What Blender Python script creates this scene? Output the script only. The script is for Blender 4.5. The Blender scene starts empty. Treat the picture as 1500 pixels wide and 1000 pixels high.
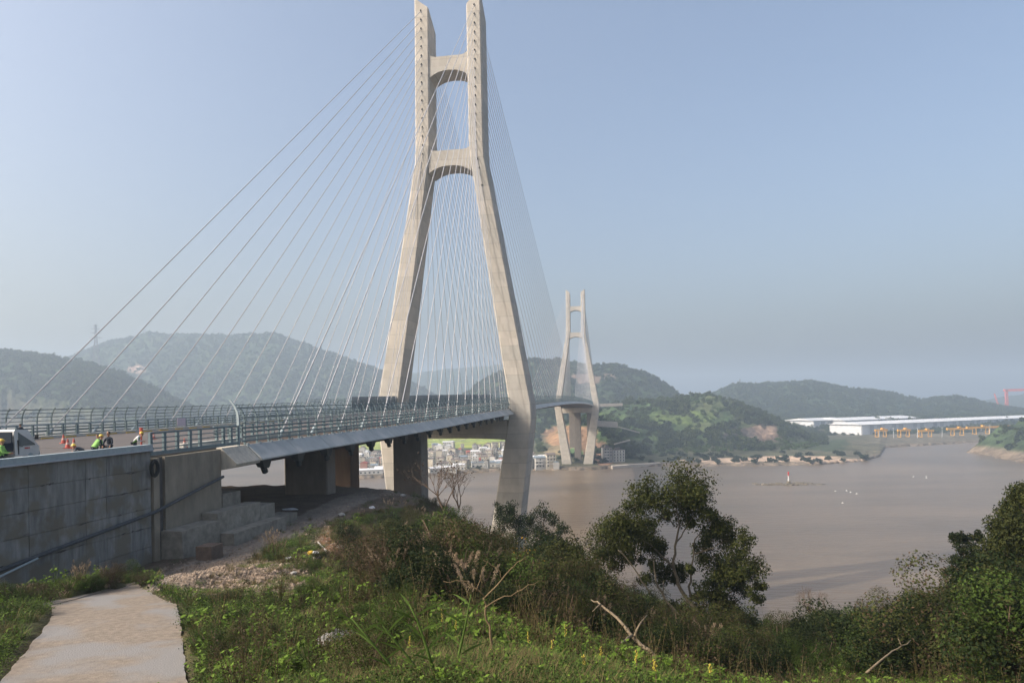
import bpy, bmesh, math, random
import numpy as np
from mathutils import Vector, Matrix
random.seed(7); rng = np.random.default_rng(7)
S = bpy.context.scene; COL = S.collection
D = bpy.data
# ------------------------------------------------------------------ camera, sky, sun, exposure
CZ = 66.0                                  # eye height above the river, metres
ROLL = math.radians(0.8)
FPX, PX0, PY0 = 1000.0, 750.0, 592.0       # focal length and principal point of the view
cam = D.cameras.new('camera'); cam.lens = 24; cam.sensor_width = 36
cam.shift_y = (PY0-500)/1500; cam.clip_start = 0.1; cam.clip_end = 20000
camo = D.objects.new('camera', cam); COL.objects.link(camo); S.camera = camo
cr, sr = math.cos(ROLL), math.sin(ROLL)
camo.matrix_world = Matrix(((cr, sr, 0, 0), (0, 0, -1, 0), (-sr, cr, 0, CZ), (0, 0, 0, 1)))
TH = math.radians(9.75); TH2 = math.radians(9.35)      # heading of the bridge, side span and main span
d1 = (math.sin(TH), math.cos(TH)); n1 = (math.cos(TH), -math.sin(TH))
SUN = Vector((-1.0*n1[0]-0.62*d1[0], -1.0*n1[1]-0.62*d1[1], 0.89)).normalized()
world = D.worlds.new('World'); S.world = world; world.use_nodes = True
wn = world.node_tree; bg = wn.nodes['Background']
sky = wn.nodes.new('ShaderNodeTexSky'); sky.sky_type = 'NISHITA'; sky.sun_disc = False
sky.sun_elevation = math.asin(SUN.z); sky.sun_rotation = math.atan2(SUN.x, SUN.y)
sky.air_density = 1.0; sky.dust_density = 8.0; sky.ozone_density = 0.6; sky.altitude = 0
wn.links.new(sky.outputs[0], bg.inputs[0]); bg.inputs[1].default_value = 0.15
sl = D.lights.new('sun', 'SUN'); sl.energy = 2.4; sl.angle = math.radians(0.6); sl.color = (1.0, 0.95, 0.875)
so = D.objects.new('sun', sl); COL.objects.link(so); so.location = (0, 0, 300)
so.rotation_euler = SUN.to_track_quat('Z', 'Y').to_euler()
S.view_settings.view_transform = 'Standard'; S.view_settings.look = 'None'
S.view_settings.exposure = 0.76; S.view_settings.gamma = 1.0; S.view_settings.use_curve_mapping = False
S.render.engine = 'CYCLES'
HAZE = 0.00036

# ------------------------------------------------------------------ helpers
def ray(x, y):
    sx = (x-PX0)/FPX; sy = (PY0-y)/FPX
    return sx*cr+sy*sr, -sx*sr+sy*cr
def P(x, y, Y):
    a, b = ray(x, y); return Vector((a*Y, Y, CZ+b*Y))
def PG(x, y, z):
    a, b = ray(x, y); Y = (z-CZ)/b; return Vector((a*Y, Y, z))
def topx(X, Y, Z):
    a = X/Y; b = (Z-CZ)/Y
    return PX0+FPX*(a*cr-b*sr), PY0-FPX*(a*sr+b*cr)
ST1, ST2, L0, HW = 192.4, 715.0, 50.55, 17.2
d2 = (math.sin(TH2), math.cos(TH2)); n2 = (math.cos(TH2), -math.sin(TH2))
CB = (ST1*d1[0]-L0*n1[0], ST1*d1[1]-L0*n1[1])
def B(s, u, z=0.0):
    """bridge frame (along, across, height above the eye) to world"""
    if s <= ST1: return Vector((s*d1[0]+(u-L0)*n1[0], s*d1[1]+(u-L0)*n1[1], CZ+z))
    q = s-ST1; return Vector((CB[0]+q*d2[0]+u*n2[0], CB[1]+q*d2[1]+u*n2[1], CZ+z))
def zdeck(s):
    if s <= ST1: return float(np.interp(s, [-60, 0, 40, 64, 90, 110, 136, 192.4], [-4.2, -3.7, -3.42, -3.15, -2.95, -2.7, -2.25, -1.3]))
    if s <= ST2: return 1.3-2.6*((s-453.7)/261.3)**2
    return -1.3-0.018*(s-ST2)

def link(o, parent=None):
    COL.objects.link(o)
    if parent is not None: o.parent = parent
    return o
def tag(o, label=None, cat=None, group=None, kind=None):
    if label: o['label'] = label
    if cat: o['category'] = cat
    if group: o['group'] = group
    if kind: o['kind'] = kind
    return o
def empty(name, loc=(0, 0, 0), rz=0, **k):
    o = D.objects.new(name, None); o.location = loc; o.rotation_euler = (0, 0, rz); o.empty_display_size = .3
    link(o); return tag(o, **k)
def copy_tree(o, parent=None):
    c = o.copy(); COL.objects.link(c)
    if parent is not None: c.parent = parent
    for ch in [q for q in ALLCH.get(o.name, [])]: copy_tree(ch, c)
    return c
ALLCH = {}
class MB:
    def __init__(s): s.v = []; s.f = []; s.m = []
    def add(s, vs, fs, mi=0):
        b = len(s.v); s.v += [tuple(v) for v in vs]; s.f += [tuple(i+b for i in f) for f in fs]; s.m += [mi]*len(fs); return s
    def box(s, x0, x1, y0, y1, z0, z1, mi=0, rot=None, org=(0, 0, 0)):
        vs = [Vector((x, y, z)) for z in (z0, z1) for y in (y0, y1) for x in (x0, x1)]
        if rot is not None: vs = [rot @ v for v in vs]
        vs = [v+Vector(org) for v in vs]
        return s.add(vs, [(0, 2, 3, 1), (4, 5, 7, 6), (0, 1, 5, 4), (2, 6, 7, 3), (0, 4, 6, 2), (1, 3, 7, 5)], mi)
    def hexa(s, vs, mi=0):        # 8 points: bottom four then top four, same order round
        return s.add(vs, [(3, 2, 1, 0), (4, 5, 6, 7), (0, 1, 5, 4), (1, 2, 6, 5), (2, 3, 7, 6), (3, 0, 4, 7)], mi)
    def tube(s, pts, r, n=6, mi=0, cap=True):
        pts = [Vector(p) for p in pts]; k = len(pts)
        rs = list(r) if hasattr(r, '__len__') else [r]*k
        vs = []
        up = None
        for i, p in enumerate(pts):
            t = (pts[min(i+1, k-1)]-pts[max(i-1, 0)]).normalized()
            if up is None: up = t.orthogonal().normalized()
            up = (up-t*up.dot(t))
            up = up.normalized() if up.length > 1e-6 else t.orthogonal().normalized()
            w = t.cross(up)
            for j in range(n):
                a = 2*math.pi*j/n; vs.append(p+(up*math.cos(a)+w*math.sin(a))*rs[i])
        fs = [(i*n+j, i*n+(j+1) % n, (i+1)*n+(j+1) % n, (i+1)*n+j) for i in range(k-1) for j in range(n)]
        if cap: fs += [tuple(range(n))[::-1], tuple((k-1)*n+j for j in range(n))]
        return s.add(vs, fs, mi)
    def lathe(s, prof, n=12, org=(0, 0, 0), mi=0):
        org = Vector(org); vs = []; k = len(prof)
        for r, z in prof:
            for j in range(n):
                a = 2*math.pi*j/n; vs.append(org+Vector((r*math.cos(a), r*math.sin(a), z)))
        fs = [(i*n+j, i*n+(j+1) % n, (i+1)*n+(j+1) % n, (i+1)*n+j) for i in range(k-1) for j in range(n)]
        fs += [tuple(range(n))[::-1], tuple((k-1)*n+j for j in range(n))]
        return s.add(vs, fs, mi)
    def mesh(s, name, mats, smooth=False):
        m = D.meshes.new(name); m.from_pydata(s.v, [], s.f)
        for q in (mats if isinstance(mats, (list, tuple)) else [mats]): m.materials.append(q)
        if any(s.m): m.polygons.foreach_set('material_index', s.m)
        if smooth: m.polygons.foreach_set('use_smooth', [True]*len(m.polygons))
        m.update(); return m
    def build(s, name, mats, parent=None, smooth=False, **k):
        o = D.objects.new(name, s.mesh(name, mats, smooth)); link(o, parent)
        if parent is not None: ALLCH.setdefault(parent.name, []).append(o)
        return tag(o, **k)
def place(mesh, name, parent=None, loc=(0, 0, 0), rot=(0, 0, 0), sc=(1, 1, 1), **k):
    o = D.objects.new(name, mesh); link(o, parent); o.location = loc; o.rotation_euler = rot; o.scale = sc
    if parent is not None: ALLCH.setdefault(parent.name, []).append(o)
    return tag(o, **k)
def rodrot(a, b):
    return (Vector(b)-Vector(a)).to_track_quat('Z', 'Y').to_euler()

# ------------------------------------------------------------------ materials
def nodes(name):
    m = D.materials.new(name); m.use_nodes = True; nt = m.node_tree; return m, nt, nt.nodes['Principled BSDF']
def N(nt, t, **k):
    n = nt.nodes.new(t)
    for a, b in k.items(): setattr(n, a, b)
    return n
def mat(name, c1, c2=None, scale=1.0, rough=.8, bump=0.0, bscale=None, detail=6, streak=None, metal=0, rnd=0.0, spec=.3, c3=None, s3=.2, bdist=.05):
    m, nt, b = nodes(name); L = nt.links.new
    b.inputs['Roughness'].default_value = rough; b.inputs['Metallic'].default_value = metal
    b.inputs['Specular IOR Level'].default_value = spec
    tc = N(nt, 'ShaderNodeTexCoord'); src = tc.outputs['Object']
    if streak:
        mp = N(nt, 'ShaderNodeMapping'); mp.inputs['Scale'].default_value = streak; L(src, mp.inputs[0]); src2 = mp.outputs[0]
    else: src2 = src
    if c2 is None: c2 = tuple(x*.7 for x in c1)
    no = N(nt, 'ShaderNodeTexNoise'); no.inputs['Scale'].default_value = scale; no.inputs['Detail'].default_value = detail; no.inputs['Roughness'].default_value = .65
    L(src2, no.inputs['Vector'])
    rp = N(nt, 'ShaderNodeValToRGB'); rp.color_ramp.elements[0].position = .33; rp.color_ramp.elements[1].position = .67
    rp.color_ramp.elements[0].color = (*c2, 1); rp.color_ramp.elements[1].color = (*c1, 1); L(no.outputs[0], rp.inputs[0])
    out = rp.outputs[0]
    if c3 is not None:
        n3 = N(nt, 'ShaderNodeTexNoise'); n3.inputs['Scale'].default_value = s3; n3.inputs['Detail'].default_value = 4; L(src, n3.inputs['Vector'])
        r3 = N(nt, 'ShaderNodeValToRGB'); r3.color_ramp.elements[0].position = .48; r3.color_ramp.elements[1].position = .6; L(n3.outputs[0], r3.inputs[0])
        mx = N(nt, 'ShaderNodeMix', data_type='RGBA'); L(r3.outputs[0], mx.inputs[0]); L(out, mx.inputs[6]); mx.inputs[7].default_value = (*c3, 1); out = mx.outputs[2]
    if rnd:
        oi = N(nt, 'ShaderNodeObjectInfo'); mr = N(nt, 'ShaderNodeMapRange'); mr.inputs[3].default_value = 1-rnd; mr.inputs[4].default_value = 1+rnd
        L(oi.outputs['Random'], mr.inputs[0]); vm = N(nt, 'ShaderNodeVectorMath', operation='SCALE'); L(out, vm.inputs[0]); L(mr.outputs[0], vm.inputs['Scale']); out = vm.outputs[0]
    L(out, b.inputs['Base Color'])
    if bump:
        nb = N(nt, 'ShaderNodeTexNoise'); nb.inputs['Scale'].default_value = bscale or scale*4; nb.inputs['Detail'].default_value = 5; L(src2, nb.inputs['Vector'])
        bp = N(nt, 'ShaderNodeBump'); bp.inputs['Strength'].default_value = bump; bp.inputs['Distance'].default_value = bdist; L(nb.outputs[0], bp.inputs['Height']); L(bp.outputs[0], b.inputs['Normal'])
    return m
def attrmat(name, rough=.95, var=.35, scale=3.0, bump=.6, bscale=8, bdist=.1, coarse=.4):
    """vertex colour (the surface's own colour) broken up by noise"""
    m, nt, b = nodes(name); L = nt.links.new
    b.inputs['Roughness'].default_value = rough; b.inputs['Specular IOR Level'].default_value = .15
    at = N(nt, 'ShaderNodeAttribute', attribute_name='Col'); tc = N(nt, 'ShaderNodeTexCoord')
    acc = None
    for sc, va in ((scale, var), (coarse, var*.7)):
        no = N(nt, 'ShaderNodeTexNoise'); no.inputs['Scale'].default_value = sc; no.inputs['Detail'].default_value = 8; no.inputs['Roughness'].default_value = .7; L(tc.outputs['Object'], no.inputs['Vector'])
        mr = N(nt, 'ShaderNodeMapRange'); mr.inputs[1].default_value = .3; mr.inputs[2].default_value = .7; mr.inputs[3].default_value = 1-va; mr.inputs[4].default_value = 1+va; L(no.outputs[0], mr.inputs[0])
        vm = N(nt, 'ShaderNodeVectorMath', operation='SCALE'); L(acc or at.outputs['Color'], vm.inputs[0]); L(mr.outputs[0], vm.inputs['Scale']); acc = vm.outputs[0]
    L(acc, b.inputs['Base Color'])
    if bump:
        nb = N(nt, 'ShaderNodeTexNoise'); nb.inputs['Scale'].default_value = bscale; nb.inputs['Detail'].default_value = 6; L(tc.outputs['Object'], nb.inputs['Vector'])
        bp = N(nt, 'ShaderNodeBump'); bp.inputs['Strength'].default_value = bump; bp.inputs['Distance'].default_value = bdist; L(nb.outputs[0], bp.inputs['Height']); L(bp.outputs[0], b.inputs['Normal'])
    return m
def leafmat(name, c1, c2, scale=2.0, trans=.25, rnd=.25):
    m = mat(name, c1, c2, scale=scale, rough=.7, rnd=rnd, spec=.12, detail=3)
    nt = m.node_tree; L = nt.links.new; b = nt.nodes['Principled BSDF']
    src = b.inputs['Base Color'].links[0].from_socket
    tr = N(nt, 'ShaderNodeBsdfTranslucent'); L(src, tr.inputs[0]); mx = N(nt, 'ShaderNodeMixShader'); mx.inputs[0].default_value = trans
    L(b.outputs[0], mx.inputs[1]); L(tr.outputs[0], mx.inputs[2]); L(mx.outputs[0], nt.nodes['Material Output'].inputs[0]); return m
def towermat():
    m, nt, b = nodes('tower concrete'); L = nt.links.new; b.inputs['Roughness'].default_value = .85; b.inputs['Specular IOR Level'].default_value = .2
    tc = N(nt, 'ShaderNodeTexCoord'); sp = N(nt, 'ShaderNodeSeparateXYZ'); L(tc.outputs['Object'], sp.inputs[0])
    ad = N(nt, 'ShaderNodeMath', operation='ADD'); L(sp.outputs[0], ad.inputs[0]); L(sp.outputs[1], ad.inputs[1])
    cb = N(nt, 'ShaderNodeCombineXYZ'); L(ad.outputs[0], cb.inputs[0]); L(sp.outputs[2], cb.inputs[1])
    br = N(nt, 'ShaderNodeTexBrick', offset=0.0); L(cb.outputs[0], br.inputs['Vector']); br.inputs['Scale'].default_value = 1
    br.inputs['Brick Width'].default_value = 2.4; br.inputs['Row Height'].default_value = 2.1; br.inputs['Mortar Size'].default_value = .035; br.inputs['Mortar Smooth'].default_value = .3
    br.inputs['Color1'].default_value = (.385, .355, .31, 1); br.inputs['Color2'].default_value = (.445, .413, .365, 1); br.inputs['Mortar'].default_value = (.40, .37, .325, 1)
    br2 = N(nt, 'ShaderNodeTexBrick', offset=0.0); L(cb.outputs[0], br2.inputs['Vector']); br2.inputs['Scale'].default_value = 1
    br2.inputs['Brick Width'].default_value = 40; br2.inputs['Row Height'].default_value = 4.2; br2.inputs['Mortar Size'].default_value = .05
    br2.inputs['Color1'].default_value = (.90, .91, .92, 1); br2.inputs['Color2'].default_value = (1.08, 1.06, 1.04, 1); br2.inputs['Mortar'].default_value = (.78, .78, .78, 1); br2.inputs['Mortar Size'].default_value = .08
    no = N(nt, 'ShaderNodeTexNoise'); no.inputs['Scale'].default_value = .5; no.inputs['Detail'].default_value = 8; no.inputs['Roughness'].default_value = .7
    mp = N(nt, 'ShaderNodeMapping'); mp.inputs['Scale'].default_value = (1, 1, .6); L(tc.outputs['Object'], mp.inputs[0]); L(mp.outputs[0], no.inputs['Vector'])
    mr = N(nt, 'ShaderNodeMapRange'); mr.inputs[1].default_value = .3; mr.inputs[2].default_value = .7; mr.inputs[3].default_value = .88; mr.inputs[4].default_value = 1.08; L(no.outputs[0], mr.inputs[0])
    v1 = N(nt, 'ShaderNodeVectorMath', operation='MULTIPLY'); L(br.outputs[0], v1.inputs[0]); L(br2.outputs[0], v1.inputs[1])
    v2 = N(nt, 'ShaderNodeVectorMath', operation='SCALE'); L(v1.outputs[0], v2.inputs[0]); L(mr.outputs[0], v2.inputs['Scale']); L(v2.outputs[0], b.inputs['Base Color'])
    return m
M = {}
M['tower'] = towermat()
M['pier'] = mat('pier concrete', (.20, .175, .15), (.14, .12, .10), .8, .9, .2, 6, streak=(1, 1, .3))
M['pierbrown'] = mat('rust stained concrete', (.17, .115, .08), (.12, .08, .055), .8, .9, .2, 6, streak=(1, 1, .2))  # brown tone over the whole pier
M['wall'] = mat('grey board marked concrete', (.25, .25, .235), (.125, .127, .122), .9, .9, .35, 5, streak=(2.6, 2.6, .45), rnd=.11, c3=(.16, .145, .115), s3=.7, bdist=.02)
M['joint'] = mat('dark joint mortar', (.09, .085, .08), (.06, .055, .05), 2, .95)
M['abut'] = mat('brownish abutment concrete', (.285, .25, .195), (.185, .16, .125), .9, .9, .3, 6, streak=(1, 1, .4), rnd=.08, bdist=.02)
M['footing'] = mat('weathered footing concrete', (.27, .25, .21), (.155, .14, .115), 1.5, .95, .4, 8, rnd=.15, bdist=.03)
M['coping'] = mat('pale coping concrete', (.42, .44, .46), (.34, .36, .38), 2, .7)
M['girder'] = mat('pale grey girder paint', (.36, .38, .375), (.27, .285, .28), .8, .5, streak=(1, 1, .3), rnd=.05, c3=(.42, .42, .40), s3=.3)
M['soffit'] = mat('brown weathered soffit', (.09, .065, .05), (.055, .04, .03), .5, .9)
M['endgirder'] = mat('end girder painted sun streaks', (.52, .47, .38), (.33, .30, .26), 1.0, .85, streak=(3, 3, .4))  # tan concrete with streaks of sunlight painted into its colour
M['asphalt'] = mat('grey brown road surface', (.10, .088, .084), (.075, .068, .066), .5, .95, .2, 20)
M['rail'] = mat('blue grey painted steel', (.115, .165, .18), (.09, .13, .145), 3, .45, spec=.5)
M['raillight'] = mat('pale blue grey painted steel', (.30, .36, .38), (.24, .29, .31), 3, .4, spec=.5)
M['screen'] = mat('dull blue grey screen', (.22, .245, .255), (.17, .195, .205), 1, .6)
M['pipe'] = mat('dusty grey pipe', (.075, .08, .085), (.045, .05, .055), 4, .7)
M['kerb'] = mat('pale kerb concrete', (.5, .49, .45), (.4, .39, .35), 2, .8)
M['yellow'] = mat('faded yellow paint', (.55, .36, .04), (.40, .25, .03), 3, .6)
M['cable'] = mat('white stay sheath', (.40, .40, .415), (.33, .33, .345), 1, .35, spec=.5)
M['dark'] = mat('dark recess', (.03, .03, .03), (.02, .02, .02), 3, .9)
M['anchor'] = mat('dark anchor box paint', (.06, .075, .08), (.035, .045, .05), 3, .6)
M['anchorpale'] = mat('pale anchor fin paint', (.24, .26, .255), (.17, .19, .185), 3, .6)
M['rubber'] = mat('black rubber', (.018, .018, .018), (.012, .012, .012), 5, .8)
M['pathslab'] = mat('pale sandy concrete slab', (.245, .20, .155), (.145, .12, .095), 5, .9, .8, 25, c3=(.20, .19, .18), s3=.4, bdist=.02, detail=10)
M['ground'] = attrmat('soil and turf', var=.4, scale=4, bump=.7, bscale=10, bdist=.08, coarse=.6)
M['farland'] = attrmat('wooded hillside', var=.45, scale=.11, bump=.9, bscale=.12, bdist=6, coarse=.02)
M['stone'] = mat('broken stone', (.27, .21, .16), (.16, .125, .095), 6, .95, rnd=.35)
M['paleStone'] = mat('pale stone', (.36, .345, .32), (.23, .22, .20), 4, .9, rnd=.15)
M['bark'] = mat('pale grey bark', (.15, .125, .085), (.085, .07, .05), 5, .9, rnd=.1)
M['twig'] = mat('dry brown twig', (.12, .08, .052), (.07, .048, .033), 5, .9, rnd=.2)
M['twigpale'] = mat('yellow brown twig', (.17, .12, .065), (.12, .085, .045), 5, .9)
M['drywood'] = mat('bleached dead wood', (.20, .155, .10), (.13, .10, .065), 5, .9)
M['leafdark'] = leafmat('dark leaves', (.020, .033, .010), (.008, .014, .004), 1.2)
M['leafolive'] = leafmat('olive leaves', (.056, .062, .016), (.024, .029, .008), 1.0)
M['leafgreen'] = leafmat('fresh green leaves', (.062, .098, .018), (.026, .044, .009), 1.2)
M['leafbright'] = leafmat('bright green weeds', (.14, .215, .030), (.075, .125, .018), 1.5)
M['leafbrown'] = leafmat('withered brown leaves', (.085, .057, .034), (.042, .029, .018), 1.5)
M['plume'] = leafmat('dry reed plumes', (.33, .25, .17), (.20, .15, .10), 2, .35)
M['blade'] = leafmat('green reed blades', (.085, .135, .027), (.045, .075, .016), 2)
M['straw'] = leafmat('dry grass straw', (.15, .125, .055), (.085, .07, .03), 2)
M['yflower'] = mat('yellow flowers', (.42, .36, .06), (.32, .26, .04), 5, .7)
M['white'] = mat('white paint', (.52, .52, .51), (.46, .46, .45), 2, .35, spec=.5)
M['glass'] = mat('dark window glass', (.03, .04, .045), (.02, .03, .035), 1, .08, spec=.8)
M['black'] = mat('black trim', (.015, .016, .018), (.01, .01, .012), 3, .5)
M['orange'] = mat('orange red cone plastic', (.42, .075, .05), (.36, .06, .04), 3, .5)
M['band'] = mat('pale reflective band', (.45, .34, .30), (.40, .30, .27), 3, .4)
M['hivis'] = mat('lime safety vest', (.22, .44, .11), (.17, .34, .08), 8, .7)
M['helmet'] = mat('yellow helmet', (.60, .42, .04), (.54, .37, .03), 2, .35, spec=.5)
M['navy'] = mat('dark navy cloth', (.012, .02, .035), (.008, .013, .022), 8, .9)
M['denim'] = mat('dark trousers', (.03, .035, .05), (.02, .025, .035), 8, .9)
M['shirt'] = mat('white shirt cloth', (.55, .55, .56), (.45, .45, .47), 8, .9)
M['skin'] = mat('skin', (.40, .22, .14), (.34, .18, .11), 3, .55)
M['hair'] = mat('black hair', (.012, .01, .009), (.008, .007, .006), 9, .8)
M['red'] = mat('red paint', (.50, .05, .04), (.42, .04, .03), 3, .5)
M['craneYellow'] = mat('orange yellow crane paint', (.70, .36, .03), (.6, .30, .025), .3, .5)
M['craneRed'] = mat('faded red crane paint', (.62, .12, .10), (.55, .10, .09), .1, .5)
M['steel'] = mat('grey lattice steel', (.22, .23, .24), (.17, .18, .19), 1, .6)
M['plastic'] = mat('white plastic sheet', (.66, .67, .70), (.5, .51, .54), 4, .5)
M['sign'] = mat('pale purple printed board', (.50, .44, .50), (.42, .36, .43), 14, .6)
M['shed'] = mat('white metal cladding', (.66, .67, .68), (.56, .57, .59), .1, .5, rnd=.08)
M['shedgrey'] = mat('grey metal cladding', (.38, .40, .42), (.30, .32, .34), .1, .5, rnd=.1)
M['conc_far'] = mat('far quay concrete', (.48, .43, .37), (.38, .34, .29), .2, .9)
def housemat(n, c): return mat(n, c, tuple(x*.82 for x in c), .3, .85, rnd=.18)
HM = [housemat('whitewashed render', (.60, .58, .54)), housemat('cream render', (.56, .50, .40)), housemat('grey render', (.36, .35, .33)), housemat('red brown brick', (.33, .17, .13))]
M['tile'] = mat('grey brown roof', (.20, .165, .15), (.14, .12, .11), .8, .9, rnd=.2)
M['redroof'] = mat('red roof', (.36, .10, .08), (.28, .08, .06), .8, .9, rnd=.2)
M['blueroof'] = mat('blue metal roof', (.20, .25, .29), (.16, .20, .24), .8, .6)

# ------------------------------------------------------------------ numpy noise
def vnoise(x, y, seed=0):
    xi = np.floor(x).astype(np.int64); yi = np.floor(y).astype(np.int64); xf = x-xi; yf = y-yi
    def h(a, b):
        n = (a*374761393+b*668265263+seed*982451653) & 0x7fffffff
        n = (n ^ (n >> 13))*1274126177 & 0x7fffffff
        return ((n ^ (n >> 16)) & 0xffff)/65535.0
    u = xf*xf*(3-2*xf); v = yf*yf*(3-2*yf)
    return (h(xi, yi)*(1-u)+h(xi+1, yi)*u)*(1-v)+(h(xi, yi+1)*(1-u)+h(xi+1, yi+1)*u)*v
def fbm(x, y, o=4, seed=0):
    a = 0; w = .5; t = 0
    for i in range(o): a = a+w*vnoise(x*2**i, y*2**i, seed+i*17); t += w; w *= .55
    return a/t
def gridmesh(name, X, Y, Z, colr, m):
    r, c = X.shape
    co = np.stack([X, Y, Z], -1).reshape(-1, 3).astype(np.float32)
    idx = np.arange(r*c).reshape(r, c)
    q = np.stack([idx[:-1, :-1], idx[:-1, 1:], idx[1:, 1:], idx[1:, :-1]], -1).reshape(-1, 4)
    me = D.meshes.new(name); me.vertices.add(len(co)); me.vertices.foreach_set('co', co.ravel())
    me.loops.add(q.size); me.loops.foreach_set('vertex_index', q.ravel().astype(np.int32))
    me.polygons.add(len(q)); me.polygons.foreach_set('loop_start', np.arange(0, q.size, 4, dtype=np.int32))
    me.polygons.foreach_set('use_smooth', np.ones(len(q), bool))
    me.update(calc_edges=True)
    if colr is not None:
        ca = me.color_attributes.new('Col', 'FLOAT_COLOR', 'POINT')
        ca.data.foreach_set('color', np.concatenate([colr.reshape(-1, 3), np.ones((r*c, 1))], 1).astype(np.float32).ravel())
    me.materials.append(m); return me

# ------------------------------------------------------------------ water
def water():
    m, nt, b = nodes('muddy river water'); L = nt.links.new
    tc = N(nt, 'ShaderNodeTexCoord'); mp = N(nt, 'ShaderNodeMapping'); mp.inputs['Scale'].default_value = (.30, 1, 1); L(tc.outputs['Object'], mp.inputs[0])
    n1_ = N(nt, 'ShaderNodeTexNoise'); n1_.inputs['Scale'].default_value = .022; n1_.inputs['Detail'].default_value = 9; n1_.inputs['Roughness'].default_value = .62; L(mp.outputs[0], n1_.inputs['Vector'])
    rp = N(nt, 'ShaderNodeValToRGB'); rp.color_ramp.elements[0].position = .35; rp.color_ramp.elements[1].position = .68
    rp.color_ramp.elements[0].color = (.112, .082, .052, 1); rp.color_ramp.elements[1].color = (.175, .126, .080, 1)
    L(n1_.outputs[0], rp.inputs[0])
    n3_ = N(nt, 'ShaderNodeTexNoise'); n3_.inputs['Scale'].default_value = .0045; n3_.inputs['Detail'].default_value = 6; n3_.inputs['Distortion'].default_value = .8; L(mp.outputs[0], n3_.inputs['Vector'])
    mr = N(nt, 'ShaderNodeMapRange'); mr.inputs[1].default_value = .35; mr.inputs[2].default_value = .65; mr.inputs[3].default_value = .78; mr.inputs[4].default_value = 1.25; L(n3_.outputs[0], mr.inputs[0])
    vm = N(nt, 'ShaderNodeVectorMath', operation='SCALE'); L(rp.outputs[0], vm.inputs[0]); L(mr.outputs[0], vm.inputs['Scale']); L(vm.outputs[0], b.inputs['Base Color'])
    b.inputs['Roughness'].default_value = .28; b.inputs['IOR'].default_value = 1.33
    n2_ = N(nt, 'ShaderNodeTexNoise'); n2_.inputs['Scale'].default_value = .28; n2_.inputs['Detail'].default_value = 7; n2_.inputs['Roughness'].default_value = .6; L(mp.outputs[0], n2_.inputs['Vector'])
    bp = N(nt, 'ShaderNodeBump'); bp.inputs['Strength'].default_value = 1.0; bp.inputs['Distance'].default_value = .6; L(n2_.outputs[0], bp.inputs['Height']); L(bp.outputs[0], b.inputs['Normal'])
    g = MB(); g.add([(-6000, -300, 0), (7000, -300, 0), (7000, 6500, 0), (-6000, 6500, 0)], [(0, 1, 2, 3)])
    g.build('river_water', m, kind='structure')
water()

# ------------------------------------------------------------------ far land
def interp(x, pts): return np.interp(x, [p[0] for p in pts], [p[1] for p in pts])
SHORE = [(-600, 664), (300, 664), (410, 666), (480, 690), (530, 702), (640, 697), (700, 692), (780, 689), (870, 689), (900, 686), (1000, 682), (1100, 683), (1200, 681), (1265, 676), (1288, 669), (1296, 656), (1400, 650), (1500, 643), (1700, 636), (2300, 630)]
LAYERS = [  # ridge line, distance, front width, back width
    ([(-900, 600), (-500, 540), (-200, 505), (0, 514), (60, 523), (130, 531), (180, 550), (240, 577), (285, 600), (330, 640)], 1300, 450, 400),
    ([(60, 600), (100, 527), (150, 506), (220, 491), (300, 494), (380, 492), (405, 491), (450, 508), (520, 532), (560, 545), (620, 570), (680, 610)], 2100, 700, 500),
    ([(480, 600), (560, 562), (600, 548), (660, 541), (740, 536), (800, 546), (860, 562), (940, 590)], 3300, 700, 500),
    ([(660, 600), (700, 565), (740, 543), (780, 529), (820, 529), (860, 538), (905, 535), (950, 549), (985, 571), (1030, 610)], 1550, 450, 400),
    ([(740, 680), (790, 645), (850, 612), (880, 600), (920, 591), (1000, 582), (1040, 579), (1080, 590), (1120, 607), (1180, 635), (1230, 647), (1275, 658), (1300, 680)], 1000, 230, 250),
    ([(960, 610), (1030, 585), (1050, 576), (1080, 564), (1130, 564), (1190, 561), (1240, 571), (1300, 576), (1350, 588), (1400, 581), (1440, 592), (1490, 601), (1600, 612), (1800, 590), (2200, 600)], 1900, 550, 400),
    ([(1380, 600), (1450, 586), (1500, 578), (1650, 560), (1900, 575), (2300, 590)], 3400, 500, 500),
]
def ridgeZ(t, pts, Y0):
    # px of direction t near the horizon
    px = PX0+FPX*t; py = interp(px, pts)
    return CZ+(PY0-sr*(px-PX0)-py)/FPX*Y0
def bump(q): return np.where(np.abs(q) < 1, (0.5+0.5*np.cos(np.pi*q)), 0)
def shoreY(t):
    px = PX0+FPX*t; y = interp(px, SHORE); return CZ/((y-PY0+sr*(px-PX0))/FPX)
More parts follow.
